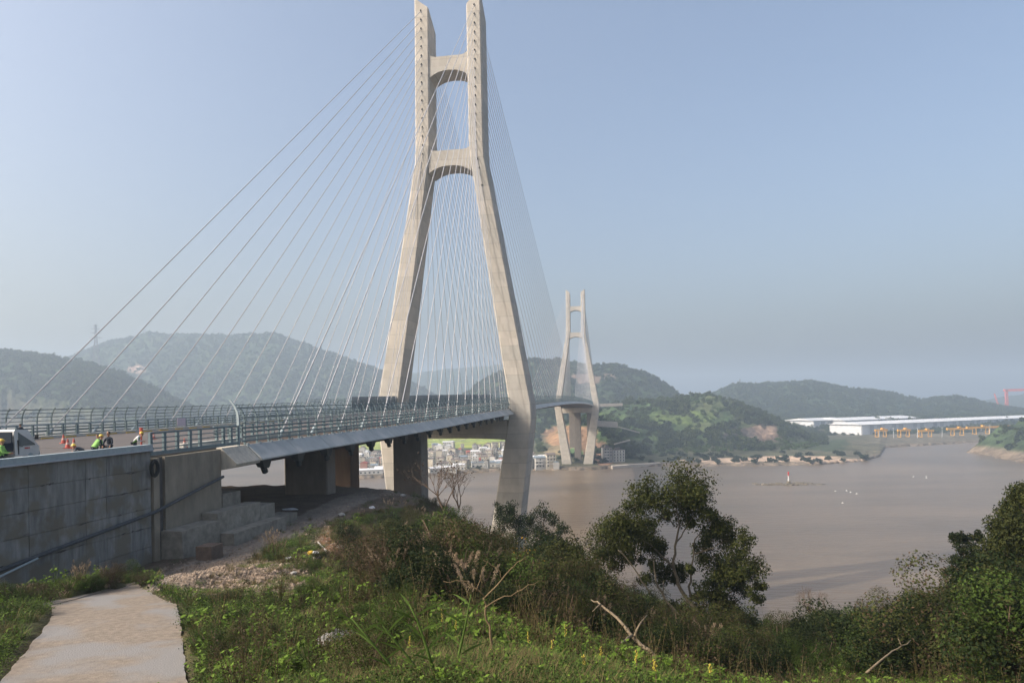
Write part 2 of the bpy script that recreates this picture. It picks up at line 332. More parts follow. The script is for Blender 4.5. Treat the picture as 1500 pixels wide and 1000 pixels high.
def far_land():
    rows = np.concatenate([np.geomspace(560, 1900, 300), np.geomspace(1912, 4300, 90)])
    t = np.linspace(-1.15, 1.15, 1200)
    T, Y = np.meshgrid(t, rows); X = T*Y; px = PX0+FPX*T
    sh = shoreY(T)*(1+.012*(fbm(px/9, Y*0, 3, 5)-.5))
    base = -3+np.clip((Y-sh)/10, 0, 1)*5.5+np.clip((Y-sh-30)/200, 0, 1)*3
    H = np.zeros_like(Y)
    wl = np.zeros_like(Y)
    for k, (pts, Y0, fw, bw) in enumerate(LAYERS):
        Z0 = ridgeZ(T, pts, Y0)-5
        q = (Y-Y0)/np.where(Y < Y0, fw, bw)
        prof = bump(q)
        if k == 4: prof = np.where(q < 0, np.clip(1-np.abs(q)**1.6, 0, 1)*bump(q*.85), prof)
        h = np.clip(Z0-4, 0, None)*prof
        # spurs and gullies below the ridge
        g = fbm(X/(Y0*.06), Y/(Y0*.10), 4, 30+k)
        h = h*(1-.38*(1-prof)*(g*2-.2))
        H = np.maximum(H, h)
    onland = np.clip((Y-sh-8)/25, 0, 1)
    Z = base+H*onland
    wood = np.clip((H-5)/8, 0, 1)*onland
    can = fbm(X/9, Y/9, 3, 9); can2 = fbm(X/38, Y/38, 3, 19)
    Z = Z+wood*(can*9+(can2-.5)*9)*np.clip(Y/1500, .75, 1.6)
    dark = np.array([.017, .030, .015]); green = np.array([.036, .058, .020]); olive = np.array([.050, .058, .024])
    mixv = fbm(X/70, Y/70, 4, 3)[..., None]
    C = dark*(1-np.clip(mixv*2.4-.75, 0, 1))+green*np.clip(mixv*2.4-.75, 0, 1)
    m2 = np.clip(fbm(X/45, Y/60, 4, 77)*4-2.2, 0, 1)[..., None]; C = C*(1-m2)+olive*m2
    nearh = (Y < 1200)[..., None] & (px > 780)[..., None]
    C = np.where(nearh, C*1.6, C*.9)
    C = C*(.62+.75*can[..., None])
    # open ground, fields, soil, sand: by where they lie
    open_ = (1-wood)[..., None]
    fieldn = fbm(X/60, Y/25, 3, 51)[..., None]
    field = np.array([.055, .068, .030])*(1-fieldn)+np.array([.095, .085, .055])*fieldn
    fw_ = np.clip((px-1200+40*(fieldn[..., 0]-.5))/110, 0, 1)[..., None]; field = field*(1-fw_)+(np.array([.09, .085, .055])*(1-fieldn)+np.array([.17, .145, .115])*fieldn)*fw_
    yel = np.array([.30, .33, .06])
    isy = ((px > 480) & (px < 770) & (Y > 960) & (Y < 1320) & (wood < .3))[..., None]
    fstripe = (np.sin(Y/14+X/90) > -.2)[..., None]
    field = np.where(isy, np.where(fstripe, yel, np.array([.22, .28, .06])), field)
    C = C*(1-open_)+field*open_
    mud = np.array([.13, .105, .078]); sand = np.array([.19, .15, .115])
    band = np.clip(1-(Y-sh-6)/32, 0, 1)[..., None]
    sd = np.clip(fbm(px/9, Y/9, 4, 8)*3.2-1.2, 0, 1)[..., None]
    C = C*(1-band)+(mud*(1-sd)+sand*sd)*band
    def zx(X_, Y_, Z_):
        a = X_/Y_; b = (Z_-CZ)/Y_; return PX0+FPX*(a*cr-b*sr), PY0-FPX*(a*sr+b*cr)
    QX, QY = zx(X, Y, Z)
    def blob(cx, cy, rx, ry, seed, col, sharp=3, ymax=1250, ymin=0):
        nonlocal C
        q = 1-((QX-cx)/rx)**2-((QY-cy)/ry)**2+(fbm(QX/rx*3, QY/ry*3, 4, seed)-.5)*1.8
        w = (np.clip(q*sharp, 0, 1)*(Y < ymax)*(Y > ymin))[..., None]; C = C*(1-w)+np.array(col)*w
    blob(1115, 634, 34, 15, 61, (.15, .105, .08), 2); blob(1128, 631, 10, 9, 62, (.30, .21, .155), 2); blob(1112, 628, 5, 6, 84, (.27, .19, .14), 2); blob(1085, 642, 26, 18, 63, (.075, .062, .055), 2)
    blob(835, 640, 48, 20, 64, (.27, .165, .095)); blob(860, 655, 28, 14, 65, (.23, .145, .09)); blob(842, 662, 14, 6, 66, (.10, .17, .07)); blob(890, 665, 30, 16, 74, (.30, .18, .12))
    blob(815, 660, 22, 8, 73, (.25, .2, .12)); blob(1175, 672, 85, 5, 67, (.45, .33, .24)); blob(1060, 674, 60, 4, 68, (.40, .30, .22)); blob(200, 540, 12, 6, 69, (.3, .2, .16), ymax=2400)
    blob(203, 541, 10, 5, 70, (.38, .27, .22), ymax=2500, ymin=1500); blob(860, 555, 24, 10, 71, (.17, .12, .09), ymax=1700); blob(890, 552, 14, 6, 72, (.15, .115, .09), ymax=1700)
    blob(945, 655, 60, 12, 81, (.040, .055, .028)); blob(1200, 652, 55, 10, 82, (.045, .062, .03)); blob(1000, 610, 60, 12, 83, (.085, .12, .035), 1.5)
    me = gridmesh('far_hills', X, Y, Z, np.clip(C, 0, 1), M['farland'])
    place(me, 'far_hills', kind='structure')
    return rows, t, Z
FR, FT, FZ = far_land()
def farz(X, Y):
    t = X/Y; i = np.clip(np.searchsorted(FR, Y)-1, 0, len(FR)-2); j = int(np.clip((t-FT[0])/(FT[1]-FT[0]), 0, len(FT)-2))
    a = (Y-FR[i])/(FR[i+1]-FR[i]); b = (t-FT[j])/(FT[1]-FT[0])
    return float((FZ[i, j]*(1-b)+FZ[i, j+1]*b)*(1-a)+(FZ[i+1, j]*(1-b)+FZ[i+1, j+1]*b)*a)
def farhit(x, y, y0=600, y1=4000):
    a, b = ray(x, y); Y = y0
    while Y < y1:
        if CZ+b*Y < farz(a*Y, Y): return Vector((a*Y, Y, farz(a*Y, Y)))
        Y *= 1.004
    return None
HLD = []
def headland():
    X, Y = np.meshgrid(np.linspace(480, 900, 160), np.linspace(620, 900, 120))
    q = np.clip(1-(np.maximum(0, (560+(Y-720)*.25+25*(fbm(Y/30, Y*0, 3, 4)-.5))-X)/60+np.maximum(0, 690-Y+.03*(X-500))/45)**1.0, 0, 1)
    q = q*np.clip((890-Y)/60, 0, 1)
    inl = np.clip(q*1.5-.5, 0, 1)
    Z = -3+q*6+inl*(12+30*np.clip((X-540)/160, 0, 1))*(.6+.8*fbm(X/40, Y/40, 3, 6))+inl*fbm(X/10, Y/10, 3, 9)*9
    w = np.clip((Z-6)/4, 0, 1)[..., None]; n_ = fbm(X/9, Y/9, 3, 12)[..., None]
    C = (np.array([.22, .17, .125])*(1-n_)+np.array([.12, .095, .07])*n_)*(1-w)+np.array([.040, .062, .025])*(.6+.8*n_)*w
    HLD.append((X, Y, Z))
    place(gridmesh('wooded_headland', X, Y, Z, C, M['farland']), 'wooded_headland', kind='structure')
headland()

# ------------------------------------------------------------------ near ground
CTRL = []
def c(x, y, Y): v = P(x, y, Y); CTRL.append((v.x, v.y, v.z-CZ))
def cw(X, Y, z): CTRL.append((X, Y, z))
def padY(y, x): # sloping path plane
    lh = PY0-sr*(x-PX0); return 4.2/((y-lh)/1000-.12)
for x, y in ((0, 1000), (140, 1000), (275, 1000), (60, 930), (268, 950), (75, 890), (250, 890), (200, 856), (140, 870), (0, 930), (-100, 1000), (0, 900), (-150, 930)):
    c(x, y, padY(y, x))
for s_, u_ in ((10, 18.5), (20, 18.5), (31, 18.5), (38, 18.5), (44, 18.5), (51, 18.5)):
    v = B(s_, u_, -10.7 if s_ > 25 else -9.5); cw(v.x, v.y, v.z-CZ)
for s_ in (0, 20, 40, 51):
    for u_ in (0, -18, -30): v = B(s_, u_); cw(v.x, v.y, -11)
for s_ in (55, 66, 76, 84):
    for u_ in (18, 8, -4, -16): v = B(s_, u_); cw(v.x, v.y, -11.0-(.0 if s_ < 80 else .2))
for x, y in ((245, 848), (330, 812), (420, 778), (500, 742), (560, 716)): c(x, y, 10.75/((y-PY0+sr*(x-PX0))/1000))
for x, y, Y in ((300, 900, 24), (275, 865, 31), (340, 835, 36), (440, 835, 37), (450, 800, 46), (520, 765, 58), (560, 742, 75), (620, 730, 100), (500, 850, 30), (500, 900, 21), (500, 1000, 10), (350, 1000, 13), (400, 930, 18.5),
                (600, 1000, 6.4), (600, 940, 10.5), (600, 900, 15), (600, 830, 28), (600, 790, 40), (700, 1010, 5.2), (700, 968, 8.5), (700, 925, 14), (700, 870, 24), (700, 815, 42), (680, 785, 70),
                (760, 812, 60), (830, 885, 48), (800, 920, 26), (790, 985, 9.0), (880, 915, 46), (950, 935, 44), (1000, 950, 42), (1090, 965, 42), (1170, 962, 44), (1260, 950, 46), (1350, 935, 46), (900, 1040, 4.6), (870, 1000, 7.4), (980, 1050, 4.8), (1050, 1050, 5.4), (960, 1020, 7), (1080, 1060, 7),
                (880, 965, 24), (1000, 970, 32), (1100, 975, 34), (1250, 985, 36), (1400, 975, 36), (1500, 950, 34), (1300, 1010, 26), (1500, 1000, 21), (1150, 1060, 11), (1200, 1040, 20), (1600, 900, 30), (1800, 850, 25), (1500, 860, 48), (1700, 860, 55)): c(x, y, Y)
for X_, Y_, z_ in ((0, 0, -1.7), (-3, 2, -2.3), (3, 2, -1.9), (0, -15, -1.2), (-20, -10, -5), (-40, -20, -7), (20, -10, -3), (40, 0, -6), (-50, 0, -9),
                   (-20, 118, -15), (-28, 122, -15.5), (-50, 122, -16), (-10, 118, -19), (-24, 108, -13.4), (-60, 100, -13), (-90, 70, -11), (-100, 120, -18), (-120, 40, -9), (-30, 150, -34), (-60, 170, -50), (-100, 180, -60), (0, 110, -26), (6, 90, -25), (0, 150, -52), (20, 80, -27),
                   (40, 90, -37), (80, 85, -38), (120, 80, -36), (40, 62, -23), (62, 62, -22), (90, 50, -18), (-20, 185, -68), (30, 140, -62), (80, 140, -64), (130, 130, -62), (160, 60, -25), (0, 170, -67), (60, 175, -69), (-80, 215, -69), (150, 190, -70), (-130, 220, -66)): cw(X_, Y_, z_)
CT = np.array(CTRL)
def rbf_fit():
    A = np.sqrt(((CT[:, None, :2]-CT[None, :, :2])**2).sum(-1)+.3)
    n = len(CT); Pm = np.c_[np.ones(n), CT[:, :2]]
    K = np.block([[A+np.eye(n)*-.05, Pm], [Pm.T, np.zeros((3, 3))]])
    return np.linalg.solve(K, np.r_[CT[:, 2], 0, 0, 0])
RW = rbf_fit()
def gz0(X, Y):
    X = np.asarray(X, float); Y = np.asarray(Y, float); out = RW[-3]+RW[-2]*X+RW[-1]*Y
    for k in range(len(CT)): out = out+RW[k]*np.sqrt((X-CT[k, 0])**2+(Y-CT[k, 1])**2+.3)
    return out
def inpoly(x, y, poly):
    x = np.asarray(x); y = np.asarray(y); ins = np.zeros(x.shape, bool); j = len(poly)-1
    for i in range(len(poly)):
        xi, yi = poly[i]; xj, yj = poly[j]
        cnd = ((yi > y) != (yj > y)) & (x < (xj-xi)*(y-yi)/((yj-yi) or 1e-9)+xi); ins ^= cnd; j = i
    return ins
PADPX = [(200, 853), (232, 873), (258, 886), (263, 905), (268, 950), (275, 1000), (282, 1090), (-90, 1090), (0, 1000), (62, 925), (73, 905), (75, 882)]
PADW = [(lambda v: (v.x, v.y))(P(x, y, padY(y, x))) for x, y in PADPX]
def pxy(X, Y, Z):
    Y = np.maximum(Y, .3); a = X/Y; b = (Z-CZ)/Y
    return PX0+FPX*(a*cr-b*sr), PY0-FPX*(a*sr+b*cr)
STRIP = [(215, 862), (240, 838), (330, 796), (420, 762), (500, 727), (575, 709), (578, 718), (520, 742), (430, 788), (330, 832), (262, 866)]
def bs(X, Y): # along/across of the side span
    return X*d1[0]+Y*d1[1], X*n1[0]+Y*n1[1]+L0
def near_ground():
    ix = np.linspace(-1, 1, 420); X1 = np.sinh(ix*4.6)/np.sinh(4.6)*170
    iy = np.linspace(0, 1, 430); Y1 = -30+np.concatenate([np.linspace(0, 30, 40, endpoint=False), 30+np.sinh(np.linspace(0, 1, 390)*3.6)/np.sinh(3.6)*215])
    X, Y = np.meshgrid(X1, Y1); Z = gz0(X, Y)
    amp = np.clip(np.abs(Y)/30, .15, 1)
    flat = inpoly(X, Y, PADW)
    s_, u_ = bs(X, Y); under = (s_ > 50) & (s_ < 90) & (u_ < 19)
    nz = (fbm(X/3, Y/3, 4, 2)-.5)*.9*amp+(fbm(X/.5, Y/.5, 3, 5)-.5)*.16+(fbm(X/10, Y/10, 2, 8)-.5)*1.4*amp*(Y > 25)*(u_ > 26)
    near_pad = np.exp(-np.minimum(np.min([(X-a)**2+(Y-b)**2 for a, b in PADW], 0), 9)/2)
    Z = Z+np.where(flat | under, 0.0, nz)*(1-near_pad)
    Z = np.where(flat, Z-.22, Z)
    wallzone = (u_ < 21.5) & (u_ > 12) & (s_ < 51.5) & (s_ > 25); Z = np.where(wallzone, np.minimum(Z, -10.7+.1*fbm(X, Y, 3, 3)), Z)
    QX, QY = pxy(X, Y, Z+CZ)
    # rubble heap lumps
    rub = np.clip(1.2-((QX-350)/105)**2-((QY-850)/30)**2, 0, 1)*(Y > 18)*(Y < 50)
    Z = Z+rub*(fbm(X/1.6, Y/1.6, 5, 44)*1.0-.3)
    soil = np.array([.045, .033, .022]); grass = np.array([.026, .040, .011]); dirt = np.array([.13, .095, .066]); dry = np.array([.10, .078, .042])
    n_ = fbm(X/2.2, Y/2.2, 4, 21)[..., None]; n2_ = fbm(X/6, Y/6, 3, 28)[..., None]
    C = soil*(1-n_)+grass*n_
    C = C*(1-.5*n2_)+dry*n2_*.5
    pm = inpoly(QX, QY, STRIP) & (Y > 25) & (Y < 110)
    C = np.where(pm[..., None], np.array([.17, .145, .12]), C)
    C = np.where(((s_ > 25) & (s_ < 100) & (u_ < 24))[..., None] & ~pm[..., None], np.array([.095, .073, .054])*(.7+.6*n_), C)
    bk = np.clip(1.3-((QX-560)/130)**2-((QY-712)/14)**2, 0, 1)[..., None]*((Y > 60) & (Y < 130))[..., None]; C = C*(1-bk)+np.array([.14, .115, .09])*bk
    C = C*(1-rub[..., None])+np.array([.20, .15, .11])*(.75+.5*n_)*rub[..., None]
    red = np.clip(1.2-((QX-500)/35)**2-((QY-790)/22)**2, 0, 1)[..., None]*((Y > 25) & (Y < 80))[..., None]; C = C*(1-red)+np.array([.18, .09, .052])*red
    place(gridmesh('ground', X, Y, Z+CZ, C, M['ground']), 'ground', kind='structure')
    return X1, Y1, Z
GX, GY, GZ = near_ground()
def gz(X, Y):
    i = int(np.clip(np.searchsorted(GY, Y)-1, 0, len(GY)-2)); j = int(np.clip(np.searchsorted(GX, X)-1, 0, len(GX)-2))
    a = min(max((Y-GY[i])/(GY[i+1]-GY[i]), 0), 1); b = min(max((X-GX[j])/(GX[j+1]-GX[j]), 0), 1)
    return CZ+float((GZ[i, j]*(1-b)+GZ[i, j+1]*b)*(1-a)+(GZ[i+1, j]*(1-b)+GZ[i+1, j+1]*b)*a)
def GH(x, y, y0=2.5, y1=190):
    a, b = ray(x, y); Y = y0
    while Y < y1:
        if CZ+b*Y < gz(a*Y, Y): return Vector((a*Y, Y, gz(a*Y, Y)))
        Y *= 1.008
    return None

# concrete path: two slabs and a low kerb strip
def slab(pxs, dz, name, thick=.28):
    top = [P(x, y, padY(y, x))+Vector((0, 0, dz)) for x, y in pxs]
    # densify edge with slight chips
    pts = []
    for i, p in enumerate(top):
        q = top[(i+1) % len(top)]; k = max(1, int((q-p).length/.35))
        for j in range(k):
            r_ = p.lerp(q, j/k); jj = .035 if 0 < j else 0
            pts.append(r_+Vector((random.uniform(-jj, jj), random.uniform(-jj, jj), 0)))
    g = MB(); n = len(pts); ct = sum(pts, Vector())/n
    g.add(pts+[p-Vector((0, 0, thick)) for p in pts], [tuple(range(n))]+[(i, n+i, n+(i+1) % n, (i+1) % n) for i in range(n)])
    return g
padroot = empty('concrete_path', P(140, 940, padY(940, 140)), kind='structure')
inv = padroot.matrix_basis.inverted()
def bake(g, inv_): g.v = [tuple(inv_ @ Vector(v)) for v in g.v]; return g
def rel(g, root): return bake(g, Matrix.Translation(-Vector(root.location)))
g = slab([(76, 904), (150, 893), (258, 884.5), (264, 905), (268, 950), (275, 1000), (282, 1090), (-90, 1090), (0, 1000), (62, 925)], .03, 'slab')
rel(g, padroot).build('slab', M['pathslab'], padroot)
g = slab([(200, 853), (232, 873), (257, 883.6), (150, 892.1), (76, 903.1), (75, 882)], -.03, 'slab')
rel(g, padroot).build('slab', M['pathslab'], padroot)
g = slab([(74.5, 880), (199, 851.8), (194, 855), (74.5, 885.3), (0, 896), (-60, 905), (-60, 901), (0, 891)], .0, 'kerb', .3)
rel(g, padroot).build('kerb', M['pathslab'], padroot)

# ------------------------------------------------------------------ the bridge
bridge = empty('cable_stayed_bridge', B(ST1, 0, -66), label='long concrete cable stayed bridge with two H shaped towers crossing the brown river', cat='bridge')
BI = Matrix.Translation(-Vector(bridge.location))
def bb(g, name, mats, parent=bridge, **k): return bake(g, BI).build(name, mats, parent, **k)
TOWPROF = [(-64, 6.0, 16.0), (-4, 16.4, 23.2), (0, 16.6, 23.0), (71.5, 6.15, 10.4), (76, 5.85, 10.2), (115.8, 5.6, 9.9)]
def depth_at(z): return float(np.interp(z, [-64, 0, 72, 119], [11, 10, 8.2, 7.8]))
def make_tower():
    """local frame: x across, y along, z height over the eye (local z=0 at water is -66)"""
    cap = MB(); cap.box(-19, 19, -3, 13, -67, -64)
    for sx in (-1, 1):
        cap.box(sx*11-8, sx*11+8, -4, 14, -70, -67.01)
    root = D.objects.new('tower', cap.mesh('tower', M['conc_far'])); link(root, bridge); ALLCH.setdefault(bridge.name, []).append(root)
    for sx in (-1, 1):
        g = MB(); rings = []
        zs = [-64, -34, -4, 0, 24, 48, 71.5, 76, 96, 112]
        for z in zs:
            ui = float(np.interp(z, [p[0] for p in TOWPROF], [p[1] for p in TOWPROF])); uo = float(np.interp(z, [p[0] for p in TOWPROF], [p[2] for p in TOWPROF])); dp = depth_at(z)
            ch = .35
            rings.append([(ui+ch, 0, z), (uo-ch, 0, z), (uo, ch, z), (uo, dp-ch, z), (uo-ch, dp, z), (ui+ch, dp, z), (ui, dp-ch, z), (ui, ch, z)])
        # sloping top: high at the outer front, low inside and at the back
        base = rings[-1]
        top = [(x, y, 115.9+(x-5.6)/4.3*3.3-(y/7.8)*5.5) for x, y, z in base]
        rings.append(top)
        vs = [(sx*x, y, z) for r_ in rings for x, y, z in r_]; fs = []
        for i in range(len(rings)-1):
            for j in range(8):
                f = (i*8+j, i*8+(j+1) % 8, (i+1)*8+(j+1) % 8, (i+1)*8+j); fs.append(f if sx > 0 else f[::-1])
        t_ = tuple((len(rings)-1)*8+j for j in range(8)); fs.append(t_ if sx > 0 else t_[::-1])
        g.add(vs, fs)
        leg = g.build('leg', M['tower'], root)
        # cable port recesses as shallow dark tubes standing on the face
        h = MB()
        for k in range(20):
            z = 117-k*2.62 if k < 19 else 117-18*2.62-5
            z -= 1.5; ux = 8.0 if z > 72 else float(np.interp(z, [0, 71.5], [19.8, 8.3]))
            for yy, sg in ((0, -1), (depth_at(z), 1)):
                h.tube([(sx*ux, yy-sg*.1, z+.1), (sx*ux, yy+sg*.22, z-.35)], .17, 8)
        h.build('cable_port', M['dark'], root, kind='stuff')
    def beam(z0, z1, rise, hw_top, haunch, name):
        g = MB(); n = 12; vs = []; dpm = depth_at((z0+z1)/2); y0, y1 = .45, dpm-.45
        for i in range(n+1):
            q = -1+2*i/n; zb = z0+rise*(1-abs(q)**2.4); zt = z1+haunch*max(0, abs(q)-.72)**1.5*8
            uu = q*float(np.interp((z0+z1)/2, [p[0] for p in TOWPROF], [p[1] for p in TOWPROF])+.12)
            vs += [(uu, y0, zb), (uu, y1, zb), (uu, y1, zt), (uu, y0, zt)]
        fs = []
        for i in range(n):
            a = i*4; b = a+4
            fs += [(a, b, b+3, a+3), (a+1, a+2, b+2, b+1), (a+3, b+3, b+2, a+2), (a, a+1, b+1, b)]
        fs += [(0, 3, 2, 1), (n*4, n*4+1, n*4+2, n*4+3)]
        g.add(vs, fs).build('crossbeam', M['tower'], root)
    beam(95.6, 101.6, 1.9, 0, .8, 'c'); beam(67.8, 74.2, 1.9, 0, .8, 'c'); beam(-10.2, -4.6, .5, 0, 0, 'c')
    return root
tw1 = make_tower(); tw1['label'] = 'near tower, large in the middle of the view'
tw1.location = B(ST1, 0, 0)-Vector(bridge.location); tw1.rotation_euler = (0, 0, -TH)
tw2 = copy_tree(tw1, bridge); tw2['label'] = 'far tower standing on the opposite bank'
tw2.location = B(ST2, 0, 0)-Vector(bridge.location); tw2.rotation_euler = (0, 0, -TH2)
for t_ in (tw1, tw2): t_.delta_location = (0, 0, 0)

def strip(s0, s1, sec, step=6.0):
    """extrude a closed section [(u, dz)...] along the deck"""
    g = MB(); k = max(1, int(abs(s1-s0)/step)); n = len(sec); vs = []
    for i in range(k+1):
        s = s0+(s1-s0)*i/k
        for u, dz in sec: vs.append(B(s, u, zdeck(s)+dz))
    fs = [(i*n+j, (i+1)*n+j, (i+1)*n+(j+1) % n, i*n+(j+1) % n) for i in range(k) for j in range(n)]
    fs += [tuple(range(n)), tuple(k*n+j for j in range(n))[::-1]]
    g.add(vs, fs); return g
SEC = [(-17.1, 0), (17.1, 0), (17.1, -1.3), (12, -2.7), (-12, -2.7), (-17.1, -1.3)]
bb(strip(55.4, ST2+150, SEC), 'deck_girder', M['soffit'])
bb(strip(51.6, 55.3, [(-17.15, 0), (17.2, 0), (18.6, -1.3), (18.5, -1.55), (12, -2.75), (-12, -2.75), (-17.15, -.5)]), 'end_girder', M['endgirder'])
bb(strip(51.6, ST2+150, [(-13.2, .004), (-13.2, .07), (13.2, .07), (13.2, .004)]), 'road_surface', M['asphalt'])
k = 0; s = 55.45                                      # fascia panels
ends = []
while s < ST2+140:
    e = s+(7 if s < 240 else 21); ends.append((s, e-.07)); s = e
for i, (a, b_) in enumerate(ends):
    for sg in (1, -1):
        if sg < 0 and a > 200: continue
        if b_ > ST1-1 and a < ST1+11 or b_ > ST2-1 and a < ST2+11: continue
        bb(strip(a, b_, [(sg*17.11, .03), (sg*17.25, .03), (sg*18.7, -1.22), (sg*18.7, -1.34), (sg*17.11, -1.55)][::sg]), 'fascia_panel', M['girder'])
for sg in (-1, 1):
    for u in (13.3,):
        bb(strip(51.6, ST2+150, [(sg*u, 0), (sg*(u+.45), 0), (sg*(u+.45), .38), (sg*u, .38)][::sg]), 'kerb', M['kerb'])
# stay cables
CABZ = [117-1.8-k*2.62 for k in range(19)]+[117-18*2.62-6.5]
def cable_mesh():
    m_ = MB(); m_.tube([(0, 0, 0), (0, 0, 1)], 1.0, 6); return m_.mesh('stay_cable', M['cable'])
cm = cable_mesh()
sleeve = MB(); sleeve.tube([(0, 0, 0), (0, 0, 1)], [1.0, .8], 8); sleevem = sleeve.mesh('cable_sleeve', M['raillight'])
def cable(s_anchor, s_tower, u_side, k, back):
    z = CABZ[k]; ux = 8.0 if z > 72 else float(np.interp(z, [0, 71.5], [19.8, 8.3]))
    dp = depth_at(z); a = B(s_anchor, u_side*16.55, zdeck(s_anchor)+.1)
    th = TH if s_tower == ST1 else TH2; q = (0 if back else dp)
    dd = (math.sin(th), math.cos(th)); o_ = B(s_tower, u_side*ux, z-.2); b_ = o_+Vector((dd[0]*q, dd[1]*q, 0))
    L_ = (b_-a).length; r_ = .078 if s_tower == ST1 else .10
    place(cm, 'stay_cable', bridge, loc=a+Vector(-Vector(bridge.location)), rot=rodrot(a, b_), sc=(r_, r_, L_))
    if s_anchor < 240:
        place(sleevem, 'cable_sleeve', bridge, loc=a+Vector(-Vector(bridge.location)), rot=rodrot(a, b_), sc=(.19, .19, 1.3))
side_s = [62.2+7*k for k in range(18)]+[185, 189]
main_s = [ST1+8+255-k*13.1 for k in range(20)]
for k in range(20):
    for us in (-1, 1):
        cable(side_s[k], ST1, us, k, True)
        cable(main_s[k]+4, ST1, us, k, False)
        cable(ST2-(main_s[k]-ST1-4), ST2, us, k, True)
        cable(ST2+8+130-6.6*k, ST2, us, k, False)
# anchor boxes under the near edge
ab = MB(); ab.add([(-.9, -.5, 0), (.9, -.5, 0), (.9, .5, 0), (-.9, .5, 0), (-.55, -.35, -.95), (.35, -.35, -.8), (.35, .35, -.8), (-.55, .35, -.95)], [(0, 1, 2, 3), (7, 6, 5, 4), (0, 4, 5, 1), (1, 5, 6, 2), (2, 6, 7, 3), (3, 7, 4, 0)])
ab.tube([(-.1, 0, -.8), (-.45, 0, -1.35)], .3, 10)
abm = ab.mesh('cable_anchor', M['anchor'])
fb = MB(); fb.add([(.7, -.06, .1), (1.7, -.06, .1), (1.25, -.06, -.9), (.7, .06, .1), (1.7, .06, .1), (1.25, .06, -.9)], [(0, 1, 2), (5, 4, 3), (0, 3, 4, 1), (1, 4, 5, 2), (2, 5, 3, 0)])
fbm_ = fb.mesh('anchor_fin', M['anchorpale'])
for k in range(20):
    for us in (1, -1):
        p = B(side_s[k]-1.0, us*15.4, zdeck(side_s[k])-1.75)-Vector(bridge.location)
        place(abm, 'cable_anchor', bridge, loc=p, rot=(0, 0, math.pi/2-TH+math.pi))
        place(fbm_, 'anchor_fin', bridge, loc=p, rot=(0, 0, math.pi/2-TH))
# piers
def pier(s0, s1, u0, u1, zb, m_=M['pier']):
    g = MB(); zt = zdeck((s0+s1)/2)-2.3
    c4 = [(s0, u0+.15), (s0, u1-.15), (s0+.15, u1), (s1-.15, u1), (s1, u1-.15), (s1, u0+.15), (s1-.15, u0), (s0+.15, u0)]
    vs = [B(a, b_, zb) for a, b_ in c4]+[B(a, b_, zt) for a, b_ in c4]
    g.add(vs, [tuple(range(8))]+[tuple(range(15, 7, -1))]+[(i, 8+i, 8+(i+1) % 8, (i+1) % 8) for i in range(8)])
    bb(g, 'pier', m_)
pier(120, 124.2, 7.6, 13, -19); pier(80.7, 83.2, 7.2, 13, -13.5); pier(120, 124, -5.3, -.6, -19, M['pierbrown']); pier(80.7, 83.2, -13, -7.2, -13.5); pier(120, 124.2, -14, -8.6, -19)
for a in (ST2+60, ST2+100): pier(a, a+5, 7, 13, -50); pier(a, a+5, -13, -7, -50)
pier(ST2+30, ST2+36, -5, 2, -62)
# wind barrier: curved posts and rails on both edges
def post_mesh(h, w, curve, name, m_, inward=1):
    g = MB(); n = 7; pr = []
    for i in range(n+1):
        q = i/n; z = h*q; off = curve*max(0, (q-.6)/.4)**2
        pr.append((off, z))
    for i in range(n):
        (a, z0), (b_, z1) = pr[i], pr[i+1]; ww = w*(1-.35*i/n); w2 = w*(1-.35*(i+1)/n)
        g.hexa([(a-ww, -.06, z0), (a+ww, -.06, z0), (a+ww, .06, z0), (a-ww, .06, z0), (b_-w2, -.06, z1), (b_+w2, -.06, z1), (b_+w2, .06, z1), (b_-w2, .06, z1)])
    return g.mesh(name, m_)
talln = post_mesh(3.45, .09, -.55, 'post', M['rail']); tallf = talln
shortp = post_mesh(1.75, .09, 0, 'post', M['rail'])
def barrier(u, s0, s1, kind, spacing=2.0, nearend=200, h_off=.0):
    sg = 1 if u > 0 else -1
    hs = {'wind': [(.35, .07), (.72, .07), (1.1, .07), (1.5, .09), (1.95, .035), (2.4, .045), (2.85, .035), (3.25, .05)],
          'guard': [(.55, .055), (.85, .055), (1.2, .08)]}[kind]
    first = None
    e = MB()
    h0, r0 = hs[0]
    def railg(hh, rr):
        g = MB(); sec = []
        off = -sg*.55*max(0, (hh/3.45-.6)/.4)**2 if kind == 'wind' else 0
        sec = [(u+off-.035, hh-rr+h_off), (u+off+.035, hh-rr+h_off), (u+off+.035, hh+rr+h_off), (u+off-.035, hh+rr+h_off)]
        return strip(s0, s1, sec, 8)
    root = bb(railg(*hs[0]), 'wind_barrier' if kind == 'wind' else 'guard_rail', M['rail'])
    for hh, rr in hs[1:]:
        m_ = M['raillight'] if (kind == 'guard' and hh > 1) else M['rail']
        bb(railg(hh, rr), 'rail', m_, root)
    s = s0+.5; far = MB()
    while s < s1-.3:
        p = B(s, u, zdeck(s)+h_off)-Vector(bridge.location)
        th = TH if s < ST1 else TH2
        if kind == 'wind':
            if s <= nearend: place(talln, 'post', root, loc=p, rot=(0, 0, -th+(0 if sg > 0 else math.pi)))
            else: far.box(-.09, .09, -.06, .06, 0, 3.3, org=p)
        else:
            if s <= nearend: place(guardp, 'post', root, loc=p, rot=(0, 0, -th))
            else: far.box(-.09, .09, -.06, .06, 0, 1.2, org=p)
        s += spacing*(1 if s < nearend else 2)
    if far.v: far.build('far_posts', M['rail'], root, kind='stuff')
    return root
gp = MB(); gp.box(-.12, .12, -.1, .1, 0, 1.22); guardp = gp.mesh('post', M['rail'])
barrier(17.0, 55.0, ST2+140, 'wind', nearend=192)
barrier(-17.0, 38.0, ST2+140, 'wind', nearend=192)
